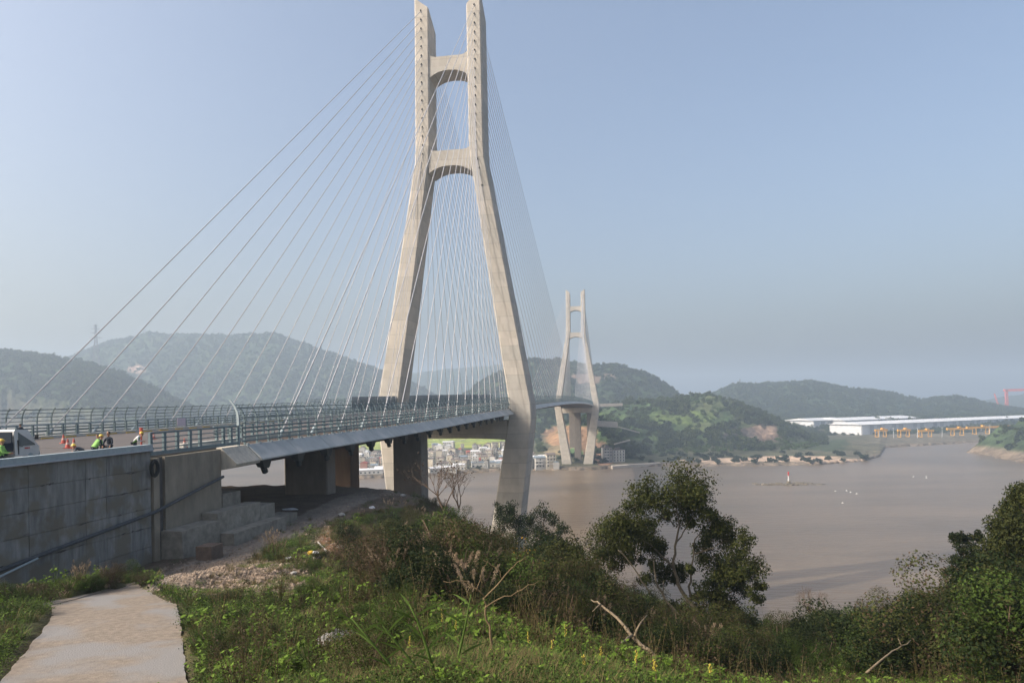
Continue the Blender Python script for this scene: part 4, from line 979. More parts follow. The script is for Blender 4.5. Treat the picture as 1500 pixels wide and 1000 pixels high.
# shipyard halls
def hall(x0, x1, yt, yb, Yd, dep, m_, lab, bays, slope=0):
    a = P(x0, yb, Yd); b_ = P(x1, yb, Yd*(1+slope)); zt = P((x0+x1)/2, yt, Yd*(1+slope/2)).z; zb = 2.0
    ax = (b_-a); ax.z = 0; L_ = ax.length; ax.normalize(); nrm = Vector((-ax.y, ax.x, 0)); r = empty('factory_hall', (a.x, a.y, zb), math.atan2(ax.y, ax.x), label=lab, cat='factory', group='shipyard halls across the river')
    h = zt-zb; g = MB(); g.box(0, L_, 0, dep, 0, h-2); g.build('wall', m_, r)
    for k_ in range(bays):
        w_ = L_/bays; pan = MB(); pan.box(k_*w_+w_*.08, k_*w_+w_*(.62 if k_ % 3 else .8), -.5, -.02, h*.12, h*.84); pan.build('wall_panel', M['shedgrey'] if (k_*7) % 3 else M['shed'], r)
    g = MB(); g.add([(-3, -3, h-1.9), (L_+3, -3, h-1.9), (L_+3, dep+3, h-1.9), (-3, dep+3, h-1.9), (-3, dep/2, h+dep*.035), (L_+3, dep/2, h+dep*.035)], [(0, 1, 5, 4), (2, 3, 4, 5), (1, 2, 5), (3, 0, 4)]); g.build('roof', M['shed'], r)
    g = MB(); g.box(0, L_, -1.5, -.6, .2, h*.12); g.build('dark_base', M['shedgrey'], r)
hall(1262, 1560, 613.5, 638, 1150, 60, M['shed'], 'long low grey and white shipyard hall behind the yellow gantry cranes', 34, .30)
hall(1238, 1345, 612, 630, 1300, 70, M['shed'], 'tall white shipyard hall rising behind the long grey one', 9, .1)
hall(1192, 1240, 613.5, 628, 1290, 60, M['shed'], 'small white shipyard hall at the left end beside the green hill', 5, .05)
g = MB(); a = PG(1270, 646, 2.4); pts = [PG(1265, 648, 2.4), PG(1600, 636, 2.4), PG(1600, 631, 2.4), PG(1265, 639, 2.4)]
g.hexa([p-Vector((0, 0, 5)) for p in pts]+pts); g.build('quay', M['conc_far'], kind='structure')
def gantry(x, wpx, hpx, yb, lab, arm=0, Yd=1085):
    a = P(x, yb, Yd); w = wpx*Yd/1000; h = hpx*Yd/1000
    r = empty('gantry_crane', a, .25, label=lab, cat='crane', group='yellow gantry cranes along the shipyard quay')
    g = MB()
    for xx in (0, w):
        g = MB(); g.tube([(xx-1.5, -4, 0), (xx, -2, h)], .5, 4); g.tube([(xx+1.5, 6, 0), (xx, 3, h)], .5, 4); g.tube([(xx-1.5, -4, .6), (xx+1.5, 6, .6)], .6, 4); g.build('leg', M['craneYellow'], r)
    g = MB(); g.box(-4-arm, w+4+arm*2, -1.5, 1.5, h-.3, h+2.6); g.build('girder', M['craneYellow'], r)
    g = MB(); g.box(w*.55, w*.55+4, -2.2, 2.2, h+2.3, h+4.6); g.build('trolley', M['craneYellow'], r)
for x, w_, h, yb, lab, arm in ((1285, 14, 9, 640, 'leftmost yellow gantry crane on the quay', 0), (1318, 15, 9, 640, 'second yellow gantry crane from the left', 0), (1349, 17, 8, 640, 'third yellow gantry crane with a low beam', 1), (1396, 17, 9, 638, 'yellow gantry crane in the middle of the long grey hall', 8), (1428, 24, 9, 636, 'wide yellow gantry crane right of the middle', 12), (1478, 30, 9, 634, 'yellow gantry crane cut by the right edge of the photo', 8)):
    gantry(x, w_, h, yb, lab, arm, 1085)
for i, (x, yt, yb) in enumerate(((1309, 627, 641), (1344, 627, 641), (1380, 625, 640), (1288, 628, 640), (1450, 622, 637))):
    g = MB(); a = P(x, yb, 1070); b_ = P(x, yt, 1070); g.tube([a, b_], [.55, .3], 5); g.box(-2, 2, -.4, .4, 0, .5, org=b_); g.build('light_mast', M['white'], label='slim white light mast standing on the shipyard quay', cat='mast', group='light masts on the shipyard quay')
# big red portal crane in the haze
r = empty('portal_crane', P(1480, 606, 2300), 0, label='tall faded red portal crane in the haze at the right edge', cat='crane')
def rc(x0, y0, x1, y1, w, name):
    g = MB(); a, b_ = P(x0, y0, 2300)-Vector(r.location), P(x1, y1, 2300)-Vector(r.location); ax = (b_-a).normalized(); q = ax.cross(Vector((0, 1, 0)))*w/2
    g.hexa([a-q, b_-q, b_+q, a+q, a-q+Vector((0, w, 0)), b_-q+Vector((0, w, 0)), b_+q+Vector((0, w, 0)), a+q+Vector((0, w, 0))]); g.build(name, M['craneRed'], r)
rc(1477, 606, 1475, 571, 7, 'leg'); rc(1472, 571.5, 1530, 570, 8, 'girder'); rc(1525, 606, 1527, 571, 6, 'leg'); rc(1471, 606, 1475, 575, 2.5, 'brace'); rc(1465, 600, 1457, 576, 3, 'boom'); rc(1461, 600, 1463, 590, 4, 'boom_mast')
# lattice pylons
def pylon(x, yb, yt, Yd, w, lab, arms=True):
    a = P(x, yb, Yd); h = P(x, yt, Yd).z-a.z; r = empty('lattice_pylon', a, .3, label=lab, cat='pylon'); g = MB(); n = 9
    for sx, sy in ((-1, -1), (1, -1), (1, 1), (-1, 1)): g.tube([(sx*w, sy*w, 0), (sx*w*.28, sy*w*.28, h*.72), (sx*w*.12, sy*w*.12, h)], w*.085, 4)
    wf = lambda q: float(np.interp(q, [0, .72, 1], [w, w*.28, w*.12]))
    for k_ in range(n):
        q0, q1 = k_/n, (k_+1)/n; a0, a1 = wf(q0), wf(q1)
        for (sx, sy), (tx, ty) in (((-1, -1), (1, -1)), ((1, -1), (1, 1)), ((1, 1), (-1, 1)), ((-1, 1), (-1, -1))):
            g.tube([(sx*a0, sy*a0, h*q0), (tx*a1, ty*a1, h*q1)], w*.045, 3); g.tube([(tx*a0, ty*a0, h*q0), (sx*a1, sy*a1, h*q1)], w*.045, 3)
    g.build('lattice_mast', M['steel'], r)
    if arms:
        for q, l in ((.70, 2.0), (.80, 1.7), (.90, 1.4), (.97, .8)):
            g = MB(); g.tube([(-w*l, 0, h*q), (0, 0, h*q+w*.25), (w*l, 0, h*q)], w*.08, 3); g.tube([(-w*l, 0, h*q), (w*l, 0, h*q)], w*.05, 3); g.build('cross_arm', M['steel'], r)
pylon(141, 540, 475, 1500, 6.5, 'tall faint lattice power pylon on the left hills')
pylon(211, 493, 480, 2100, 3.5, 'small faint pylon on top of the left hill ridge', False)
pylon(313, 495, 482, 2100, 3.5, 'faint mast on the ridge between the stay cables', False)
pylon(328, 495, 486, 2100, 3, 'shortest faint mast on the ridge between the stay cables', False)
pylon(1084, 566, 555, 1900, 3, 'thin radio mast on the right wooded hill', False)
# beacon on its reef
def reef():
    p = PG(1157, 709, 0); r = empty('rocky_reef', p, label='low muddy reef of rocks in the river carrying the beacon', cat='reef')
    for i in range(34):
        k_ = rh.gauss(0, 1); X_ = np.clip(k_*13, -25, 22); Y_ = rh.uniform(-6, 8); g = MB(); bm = bmesh.new(); bmesh.ops.create_icosphere(bm, subdivisions=1, radius=1)
        sx, sy, sz = rh.uniform(2, 6), rh.uniform(1.5, 3), rh.uniform(.4, 1.3)
        for v in bm.verts: v.co = Vector((v.co.x*sx, v.co.y*sy, v.co.z*sz))*rh.uniform(.8, 1.2)
        me = D.meshes.new('rock'); bm.to_mesh(me); bm.free(); me.materials.append(M['reef']); place(me, 'rock', r, loc=(X_, Y_, 0), rot=(0, 0, rh.uniform(0, .5)))
    b_ = empty('beacon', p+Vector((-1, 0, .8)), label='small red and white river beacon standing on the reef', cat='beacon'); b_.scale = (.8, .8, .85)
    g = MB(); g.lathe([(2.2, 0), (1.6, 2.2), (1, 2.3)], 10); g.build('base', M['reef'], b_)
    g = MB(); g.lathe([(.85, 2.3), (.6, 7)], 10); g.build('tower', M['white'], b_); g = MB(); g.lathe([(.65, 7), (.55, 8.6)], 10); g.build('red_band', M['red'], b_); g = MB(); g.lathe([(.9, 8.7), (.9, 10.2), (.1, 11)], 8); g.build('lantern', M['red'], b_)
M['reef'] = mat('dark muddy rock', (.17, .14, .10), (.10, .085, .06), .8, .9)
reef()
# small buoys and floats
for i, (x, y) in enumerate(((1224, 719), (1240, 718.5), (1246, 721), (1255, 723), (1234, 736.5), (1338, 698), (1357, 698), (1357, 700))):
    p = PG(x, y, 0); g = MB(); g.lathe([(.7, -.3), (.9, .1), (.5, .7), (.1, 1.0)], 8); g.box(-1.2, 1.2, -.5, .5, -.1, .25); o = g.build('float', M['white'], label='small white fishing float drifting on the brown water', cat='float', group='white floats on the river'); o.location = p; o.scale = (.6, .6, .6)

# ------------------------------------------------------------------ vegetation
def leaf_cloud(n, size, rad, seed, flat=.8, hollow=.35, up=.25):
    """n leaf quads through lumpy crown volume of unit-ish radius"""
    rn = np.random.default_rng(seed)
    nb = 9; cen = rn.normal(0, .42, (nb, 3))*np.array([1, 1, flat]); rb_ = rn.uniform(.28, .55, nb)
    w = rb_**2; idx = rn.choice(nb, n, p=w/w.sum()); dr = rn.normal(0, 1, (n, 3)); dr /= np.linalg.norm(dr, axis=1)[:, None]
    rr0 = rn.uniform(hollow, 1, n)**.5; pos = (cen[idx]+dr*(rb_[idx]*rr0)[:, None])*rad
    return pos, dr
def quads(pos, nrm, size, rn, aspect=.55, droop=0.0, sizes=None):
    n = len(pos); t = rn.normal(0, 1, (n, 3)); t[:, 2] -= droop; nr = nrm+rn.normal(0, .6, (n, 3)); nr[:, 2] += .4
    nr /= np.linalg.norm(nr, axis=1)[:, None]; t = t-nr*(t*nr).sum(1)[:, None]; t /= np.linalg.norm(t, axis=1)[:, None]+1e-9
    b_ = np.cross(nr, t); s_ = (size*rn.uniform(.6, 1.3, n))[:, None]
    v = np.stack([pos-t*s_*.5, pos+b_*s_*aspect*.5, pos+t*s_*.5, pos-b_*s_*aspect*.5], 1)
    return v.reshape(-1, 3)
def leafmesh(name, V, mats, mi=None, extra=None):
    n = len(V)//4; me = D.meshes.new(name)
    ev = np.array(extra.v, np.float32).reshape(-1, 3) if extra and extra.v else np.zeros((0, 3), np.float32)
    allv = np.concatenate([V, ev]); me.vertices.add(len(allv)); me.vertices.foreach_set('co', allv.astype(np.float32).ravel())
    loops = list(range(4*n)); starts = list(range(0, 4*n, 4)); mi_ = list(mi if mi is not None else [0]*n)
    if extra:
        for f_, m_ in zip(extra.f, extra.m): starts.append(len(loops)); loops += [i+4*n for i in f_]; mi_.append(m_)
    me.loops.add(len(loops)); me.loops.foreach_set('vertex_index', loops); me.polygons.add(len(starts)); me.polygons.foreach_set('loop_start', starts)
    for m_ in mats: me.materials.append(m_)
    me.polygons.foreach_set('material_index', mi_); me.update(calc_edges=True); return me
def shrub_variant(seed, m_, size=.085, n=2600, droop=.0, asp=.55, mix=None):
    rn = np.random.default_rng(seed); pos, nr = leaf_cloud(n, size, 1.0, seed); pos[:, 2] = pos[:, 2]*.9+.85
    V = quads(pos, nr, size, rn, asp, droop); ex = MB()
    for k_ in range(9):
        a = rn.uniform(0, 6.28); tip = Vector((math.cos(a)*rn.uniform(.3, .8), math.sin(a)*rn.uniform(.3, .8), rn.uniform(.8, 1.5)))
        ex.tube([(0, 0, -.2), (tip.x*.4, tip.y*.4, tip.z*.5), tip], [.03, .02, .006], 4, mi=1)
    mi = [0]*n
    mats = [m_, M['twig']]
    if mix: mats.append(mix); mi = list(np.where(rn.random(n) < .22, 2, 0))
    return leafmesh('shrub', V, mats, mi, ex)
def reed_variant(seed, dry=False):
    rn = np.random.default_rng(seed); ex = MB(); nb = 90
    for k_ in range(nb):
        a = rn.uniform(0, 6.28); r0 = rn.uniform(0, .3); ln = rn.uniform(.7, 1.35); out = rn.uniform(.15, .65); w = .013
        p0 = Vector((math.cos(a)*r0, math.sin(a)*r0, -.1)); dr = Vector((math.cos(a), math.sin(a), 0)); sd = Vector((-dr.y, dr.x, 0))
        ps = [p0+dr*out*(q**2)*ln+Vector((0, 0, ln*(q-.28*q**3))) for q in (0, .35, .7, 1)]; ws = (w, w*1.1, w*.8, .001); vs = []
        for p_, w_ in zip(ps, ws): vs += [p_-sd*w_, p_+sd*w_]
        ex.add(vs, [(0, 1, 3, 2), (2, 3, 5, 4), (4, 5, 7, 6)], 1 if (dry or k_ % 3 == 0) else 0)
    P_ = []
    for k_ in range(16):
        a = rn.uniform(0, 6.28); ln = rn.uniform(1.2, 1.75); t = Vector((math.cos(a)*.3*ln, math.sin(a)*.3*ln, ln)); ex.tube([(0, 0, 0), t*.6+Vector((0, 0, .1)), t], [.007, .006, .004], 3, mi=1)
        for j in range(34):
            q = j/34; P_.append(t+Vector((math.cos(a)*.12*q, math.sin(a)*.12*q, .34*q-.12*q*q))+Vector(rn.normal(0, .025*(1.2-q), 3)))
    V = quads(np.array([tuple(p) for p in P_]), np.tile(np.array([[0, -1, .2]]), (len(P_), 1)), .085, rn, .32)
    return leafmesh('reeds', V, [M['blade'], M['straw'], M['plume']], [2]*len(P_), ex)
def twig_variant(seed, m_='twig', leaves=0):
    rn = random.Random(seed); ex = MB(); tips = []
    def grow(p, d_, ln, r_, dep):
        q = p+d_*ln; mid = p.lerp(q, .5)+Vector((rn.gauss(0, .04), rn.gauss(0, .04), 0))*ln; ex.tube([p, mid, q], [r_, r_*.8, r_*.6], 4 if dep < 3 else 3, mi=0, cap=False)
        if dep >= 5: tips.append(q); return
        for k_ in range(2 if rn.random() < .6 else 3):
            nd = (d_+Vector((rn.gauss(0, .42), rn.gauss(0, .42), rn.gauss(.08, .25)))).normalized(); grow(q, nd, ln*rn.uniform(.62, .85), r_*.6, dep+1)
    for k_ in range(4):
        a = rn.uniform(0, 6.28); grow(Vector((0, 0, -.05)), Vector((math.cos(a)*.45, math.sin(a)*.45, 1)).normalized(), .42, .022, 0)
    if leaves:
        rg = np.random.default_rng(seed); idx = rg.choice(len(tips), leaves); pos = np.array([tuple(tips[i]) for i in idx])+rg.normal(0, .05, (leaves, 3)); V = quads(pos, rg.normal(0, 1, (leaves, 3)), .055, rg, .5)
    else: V = np.zeros((0, 3))
    return leafmesh('bare_bush', V, [M[m_], M['leafbrown']], [1]*(len(V)//4), ex)
VAR = {
    'dark': [shrub_variant(100+i, M['leafdark'], .058, 6000, mix=M['leafolive']) for i in range(3)],
    'olive': [shrub_variant(200+i, M['leafolive'], .052, 6000, mix=M['leafbrown']) for i in range(3)],
    'green': [shrub_variant(300+i, M['leafgreen'], .055, 6000, mix=M['leafolive']) for i in range(3)],
    'brown': [shrub_variant(400+i, M['leafbrown'], .045, 4500, mix=M['leafolive']) for i in range(2)],
    'reed': [reed_variant(500+i, i == 1) for i in range(3)],
    'bare': [twig_variant(600+i, 'twig', 260) for i in range(3)],
}
LAB = {'dark': ('dark_shrub', 'dense dark green shrub on the slope', 'shrub', 'dark shrubs on the slope'),
       'olive': ('olive_shrub', 'olive brown tinged shrub in the scrub on the slope', 'shrub', 'olive shrubs on the slope'),
       'green': ('green_shrub', 'fresh mid green leafy shrub in the scrub on the slope', 'shrub', 'green shrubs on the slope'),
       'brown': ('withered_shrub', 'withered reddish brown shrub in the scrub on the slope', 'shrub', 'withered shrubs on the slope'),
       'reed': ('reed_clump', 'clump of reeds with pale dry feathery plumes on the slope', 'reeds', 'plumed reed clumps on the slope'),
       'bare': ('bare_bush', 'nearly leafless brown twiggy bush in the scrub', 'bush', 'bare bushes on the slope')}
VTOP = [(380, 812), (430, 775), (500, 757), (560, 736), (610, 722), (660, 716), (700, 728), (740, 735), (790, 742), (828, 762), (842, 800), (880, 842), (920, 852), (960, 872), (1000, 890), (1060, 905), (1110, 915), (1160, 903), (1230, 888), (1290, 876), (1340, 862), (1400, 848), (1450, 835), (1560, 790)]
COUNT = {}
def where(x, y):
    if x < 240: return 'at the foot of the grey wall'
    if x < 560: return 'beside the dirt track and rubble' if y < 830 else 'in the weeds right of the path'
    if x < 700: return 'below the big dark pier' if y < 800 else 'in the middle of the slope' if y < 860 else 'at the lower middle behind the weeds'
    if x < 860: return 'below the near tower foot' if y < 830 else 'left of the bleached dead branch'
    if x < 1130: return 'under the spreading tree'
    return 'on the skyline of the right thicket' if y < 920 else ('at lower right before the water' if x < 1330 else 'in the lower right corner thicket')
def plant(kind, x, y, h, clamp=True, p=None, sq=1.0):
    p = p or GH(x, y)
    if p is None: return None
    if clamp:
        lim = (y-interp(x, VTOP))*p.y/1000
        h = min(h, lim*random.choice([.7, .85, .95, 1.1]))
        if h < .5: return None
    if kind == 'reed': h = min(h, 1.7)
    nm, lb, ct, gr = LAB[kind]; lb = ('tall ' if h > 2.2 else 'low ' if h < 1.1 else '')+lb.replace('on the slope', '').replace('in the scrub', '').replace('above the river', '').strip()+' '+where(x, y); v = random.choice(VAR[kind]); s_ = h/(1.75 if kind != 'reed' else 1.7)
    COUNT[kind] = COUNT.get(kind, 0)+1
    return place(v, nm, None, loc=p-Vector((0, 0, .08*h)), rot=(0, 0, random.uniform(0, 6.28)), sc=(s_*sq*random.uniform(.85, 1.15), s_*sq*random.uniform(.85, 1.15), s_), label=lb, cat=ct, group=gr)
def region(poly, n, mix, hr, sq=1.1, mind=5):
    xs = [a for a, b_ in poly]; ys = [b_ for a, b_ in poly]; pts = []; tries = 0
    kinds = [k_ for k_, w in mix]; ws = [w for k_, w in mix]
    while len(pts) < n and tries < n*30:
        tries += 1; x = random.uniform(min(xs), max(xs)); y = random.uniform(min(ys), max(ys))
        if not bool(inpoly(x, y, poly)) or any(abs(x-a)+abs(y-b_)*1.6 < mind for a, b_ in pts): continue
        pts.append((x, y))
    pts.sort(key=lambda q: q[1])
    for x, y in pts: plant(random.choices(kinds, ws)[0], x, y, random.uniform(*hr), sq=sq)
region([(480, 775), (560, 748), (700, 740), (820, 775), (850, 830), (900, 890), (900, 950), (760, 930), (640, 900), (560, 880), (510, 850)], 150, [('dark', 3), ('olive', 4), ('green', 2), ('brown', 2), ('reed', 7), ('bare', .7)], (.8, 3.0), mind=12)
region([(590, 735), (700, 735), (690, 790), (600, 790)], 22, [('brown', 3), ('bare', 4), ('reed', 3), ('olive', 2)], (1.6, 2.8), mind=9)
region([(700, 760), (830, 775), (860, 850), (800, 850), (720, 820)], 40, [('dark', 5), ('olive', 2), ('green', 1)], (1.6, 2.8), mind=10)
region([(830, 880), (1120, 940), (1120, 1000), (1060, 985), (900, 955), (830, 930)], 110, [('dark', 3), ('olive', 5), ('brown', 1.5), ('bare', .5)], (1.8, 3.8), mind=11)
region([(1080, 935), (1300, 890), (1500, 860), (1560, 900), (1560, 1000), (1060, 1000)], 230, [('green', 5), ('olive', 5), ('dark', 3.5), ('brown', .4), ('reed', .1)], (1.2, 4.2), mind=10)
for x, y, h in ((985, 928, 2.6), (1005, 938, 2.8), (1060, 936, 3.2), (1085, 940, 3.2), (1100, 948, 2.6), (1075, 952, 3), (1030, 948, 2.2), (960, 925, 2.2), (1115, 955, 2.4)): plant('dark' if x > 1000 else 'olive', x, y, h, clamp=False)
region([(620, 880), (760, 925), (900, 960), (1060, 1000), (1060, 985), (900, 900), (760, 860), (640, 840)], 90, [('dark', 3), ('olive', 4), ('green', 2), ('brown', 1.5), ('reed', 2.5)], (1.0, 2.2), mind=13)
region([(520, 800), (640, 800), (660, 880), (560, 880)], 22, [('dark', 3), ('reed', 4), ('brown', 2), ('olive', 2)], (1.2, 2.2), mind=12)

region([(290, 890), (560, 850), (640, 900), (600, 1000), (290, 1000)], 60, [('green', 6), ('olive', 1)], (.35, .75), mind=18)
def tree(name, base, limbs, blobs, leafm, lsize, dens, lab, Yd, barkm='bark', seed=1, dspread=.9, crown_name='crown', rmul=1.6):
    rn = np.random.default_rng(seed); r = empty(name, base, label=lab, cat='tree'); b0 = Vector(base)
    g = MB()
    def L3(x, y, dy=0): return P(x, y, Yd+dy)-b0
    for pts, r0, r1 in limbs:
        ps = [L3(*q) for q in pts]; k_ = len(ps); sm = []
        for i in range(k_-1):
            for j in range(3): sm.append(ps[i].lerp(ps[i+1], j/3)+Vector(rn.normal(0, .035, 3)))
        sm.append(ps[-1]); g.tube(sm, list(np.linspace(r0*.72, r1*.72, len(sm))), 7)
    g.build('trunk', M[barkm], r, smooth=True)
    P_, Nn = [], []; tw = MB(); k = Yd/1000
    for bx, by, br0 in blobs:
        cdy = rn.normal(0, dspread)*1.2; c_ = np.array(L3(bx, by, cdy)); R_ = br0*k*rmul
        n = int(dens*3.3*(br0/30)**2); sub = max(4, int(n/90)); cen = rn.normal(0, 1, (sub, 3)); cen /= np.linalg.norm(cen, axis=1)[:, None]; cen = cen*rn.uniform(.2, 1.0, (sub, 1))*R_*np.array([1, 1.0, .85])
        ii = rn.integers(0, sub, n); dr = rn.normal(0, 1, (n, 3)); dr /= np.linalg.norm(dr, axis=1)[:, None]
        pos = c_+cen[ii]+dr*(R_*.50*rn.uniform(.1, 1, n)**.6)[:, None]; P_.append(pos); Nn.append(dr)
        for q in cen[:max(3, sub//3)]: tw.tube([tuple(c_*1.0+np.array([0, 0, -R_*.4])), tuple(c_+q*.5), tuple(c_+q)], [.03, .02, .006], 4, cap=False)
    P_ = np.concatenate(P_); Nn = np.concatenate(Nn)
    mi = list((rn.random(len(P_)) < .2).astype(int))
    place(leafmesh('crown', quads(P_, Nn, lsize*1.15, rn, .5, .5), [leafm, M['leafdark'] if leafm is not M['leafdark'] else M['leafolive']], mi), crown_name, r)
    tw.build('twigs', M[barkm], r, kind='stuff')
    return r
TB = P(1038, 925, 37)

tree('spreading_tree', TB, [
    ([(1038, 935), (1028, 905), (1010, 880), (994, 855), (986, 830), (989, 800), (994, 770), (990, 735)], .20, .04), ([(986, 830), (960, 805), (935, 785)], .08, .03), ([(1010, 880, 1), (1010, 850, 1), (1015, 820, 1), (1018, 790, 1), (1035, 770, 1)], .10, .03),
    ([(1032, 912), (1050, 880), (1070, 868), (1090, 850)], .10, .03), ([(1000, 905, -1), (975, 880, -1), (960, 850, -1), (958, 820, -1)], .11, .04), ([(956, 873, -1.5), (940, 850, -1.5), (925, 825, -1.5), (905, 805, -1.5)], .07, .03), ([(1035, 925), (985, 895), (970, 870), (972, 850)], .08, .03),
    ([(989, 800), (1000, 780), (1020, 745)], .07, .02), ([(989, 770), (970, 750), (945, 735)], .06, .02), ([(1018, 810), (1045, 800), (1070, 790)], .06, .02)],
    [(1000, 718, 27), (968, 735, 15), (943, 720, 18), (1025, 725, 16), (1008, 745, 20), (930, 738, 12), (905, 765, 20), (892, 790, 22), (925, 775, 20), (880, 812, 12), (945, 790, 18), (905, 810, 16), (960, 800, 14), (1050, 765, 16), (1065, 785, 17), (1090, 790, 12), (1040, 755, 12), (1075, 815, 18), (1098, 835, 15), (1115, 855, 9), (1055, 830, 18), (1035, 815, 12),
     (975, 840, 16), (990, 850, 10), (1060, 855, 16), (1085, 860, 12), (1050, 880, 14), (1075, 895, 18), (1095, 915, 14), (1045, 905, 16), (1020, 870, 9), (960, 825, 10), (1010, 830, 8), (898, 825, 9), (950, 772, 14), (1030, 800, 11), (1000, 830, 10), (1078, 845, 16), (1035, 865, 12), (1000, 890, 14), (925, 815, 12), (1065, 905, 16), (1108, 868, 10), (1045, 785, 12), (975, 755, 9), (1012, 768, 10), (945, 850, 10), (1025, 900, 14)],
    M['leafolive'], .13, 1500, 'spreading tree with pale forked limbs and airy clumped crown above the river', 37, seed=11)
tree('leafy_tree', P(1405, 890, 44), [([(1425, 900), (1418, 850), (1410, 800)], .14, .04), ([(1418, 850), (1435, 815)], .06, .03)],
     [(1408, 790, 11), (1397, 785, 7), (1430, 785, 9), (1420, 805, 12), (1412, 825, 13), (1395, 835, 9), (1430, 830, 16), (1440, 815, 12), (1415, 845, 14), (1440, 850, 14), (1398, 820, 7)], M['leafdark'], .15, 2000, 'small dark rounded tree just left of the tall one at the right edge', 44, seed=21, rmul=1.35)
tree('tall_tree', P(1500, 930, 36), [([(1505, 940), (1500, 860), (1498, 780), (1500, 720)], .22, .05), ([(1500, 860), (1475, 810), (1470, 780)], .09, .03), ([(1498, 800), (1530, 760)], .09, .03)],
     [(1498, 725, 18), (1510, 712, 12), (1485, 745, 18), (1520, 740, 28), (1475, 770, 20), (1505, 775, 30), (1465, 800, 20), (1490, 810, 28), (1530, 800, 35), (1460, 830, 20), (1485, 845, 26), (1520, 850, 35), (1450, 855, 18), (1550, 760, 35), (1475, 875, 24), (1510, 890, 30), (1560, 840, 40)], M['leafolive'], .13, 2100, 'tall dense olive green tree filling the right edge of the view', 36, seed=31, rmul=1.25)
tree('bushy_tree', P(830, 900, 34), [([(835, 880), (825, 850), (820, 830)], .15, .05)], [(825, 808, 18), (840, 812, 14), (800, 820, 14), (840, 830, 18), (855, 850, 18), (870, 868, 14), (825, 845, 22), (805, 850, 18), (845, 870, 22), (785, 835, 12), (880, 885, 14)], M['leafolive'], .13, 2200, 'round olive green bushy tree left of the spreading tree', 34, seed=41)
tree('dark_evergreen', P(790, 810, 72), [([(795, 815), (793, 780), (800, 755)], .18, .05)], [(798, 752, 12), (812, 765, 9), (790, 770, 12), (822, 780, 9), (775, 760, 9), (806, 785, 12), (745, 745, 12), (735, 755, 11), (755, 760, 12), (770, 780, 13), (825, 795, 7), (740, 770, 13), (790, 795, 14), (730, 742, 7)], M['leafdark'], .18, 1800, 'very dark evergreen with stepped clumps right of the near tower foot', 72, seed=51)
# leafless tree by the dark pier
def bare_tree(name, x, y, h, lab, seed, m_='twig', dens=0):
    p = GH(x, y) or P(x, y, 60)
    me = twig_variant(seed, m_, dens); return place(me, name, None, loc=p, rot=(0, 0, seed), sc=(h/1.7,)*3, label=lab, cat='bush')
bare_tree('bare_tree', 650, 745, 6.0, 'leafless reddish twiggy tree beside the big dark pier', 71, 'twig', 160)
bare_tree('bare_tree', 672, 742, 4.6, 'smaller leafless tree right of the one by the dark pier', 72, 'twig', 100)
bare_tree('bare_tree', 1195, 912, 4.2, 'thin greyish leafless bush standing before the water right of the spreading tree', 73, 'twig', 0)
bare_tree('bare_tree', 1345, 880, 3.0, 'small leafless bush on the skyline of the right thicket', 74, 'twig', 40)

def stick(name, pts, rs, m_, lab, cat='branch'):
    g = MB()
    for ps, r0, r1 in pts:
        v = [P(*q) for q in ps]; sm = []
        for i in range(len(v)-1):
            for j in range(3): sm.append(v[i].lerp(v[i+1], j/3)+Vector((random.gauss(0, .012), random.gauss(0, .012), random.gauss(0, .012))))
        sm.append(v[-1]); g.tube(sm, list(np.linspace(r0, r1, len(sm))), 6)
    return g.build(name, M[m_], label=lab, cat=cat, smooth=True)
stick('dead_branch', [([(962, 965, 13), (930, 935, 13.5), (905, 905, 14), (880, 885, 14.5), (866, 878, 15)], .045, .014), ([(930, 935, 13.5), (935, 915, 13.5), (948, 900, 14)], .03, .01), ([(925, 930, 13.5), (912, 940, 13), (902, 952, 12.5)], .03, .012), ([(880, 885, 14.5), (868, 895, 14.2)], .02, .008)], None, 'drywood', 'long bleached dead branch lying diagonally in the scrub below the spreading tree')
stick('dead_branch', [([(1270, 985, 17), (1295, 962, 17.5), (1315, 950, 18), (1334, 937, 18.4)], .03, .012), ([(1322, 946, 18), (1316, 935, 18)], .02, .01)], None, 'drywood', 'pale dead branch poking out of the thicket at lower right')
stick('bare_sapling', [([(721, 985, 8), (718, 930, 8), (712, 895, 8), (708, 875, 8)], .018, .011), ([(708, 875, 8), (690, 855, 8), (675, 850, 8), (650, 851, 8)], .010, .003), ([(708, 875, 8), (735, 850, 8), (755, 830, 8), (770, 815, 8)], .010, .003), ([(712, 890, 8), (740, 873, 8), (765, 862, 8), (790, 850, 8)], .009, .003), ([(735, 850, 8), (728, 830, 8), (708, 820, 8)], .006, .002), ([(700, 866, 8), (705, 840, 8), (715, 820, 8)], .006, .002)], None, 'twigpale', 'leafless forked yellow brown sapling in the foreground middle', 'sapling')

# plants close to the camera: arching cane leaves and yellow flower spikes
def cane(x0, y0, Yd, pts, lab):
    g = MB(); v = [P(a, b_, Yd) for a, b_ in pts]; g.tube(v, list(np.linspace(.016, .005, len(v))), 5); r = g.build('cane_reed', M['blade'], label=lab, cat='reed', group='tall cane reeds near the camera', smooth=True)
    for i in range(len(v)-1):
        for k_ in range(3):
            p_ = v[i].lerp(v[i+1], k_/3); sg = 1 if (i+k_) % 2 else -1; ln = random.uniform(.2, .38)
            dr = Vector((sg*random.uniform(.5, 1), random.uniform(-.4, .4), random.uniform(.5, 1.1))).normalized(); sd = dr.cross(Vector((0, 1, 0))).normalized()*.008; q = MB(); vs = []
            for t_, w_ in ((0, .5), (.35, 1.2), (.7, .8), (1, .02)): c_ = p_+dr*ln*t_-Vector((0, 0, .22*ln*t_*t_)); vs += [c_-sd*w_, c_+sd*w_]
            q.add(vs, [(0, 1, 3, 2), (2, 3, 5, 4), (4, 5, 7, 6)]); o = q.build('leaf', M['blade'], r)
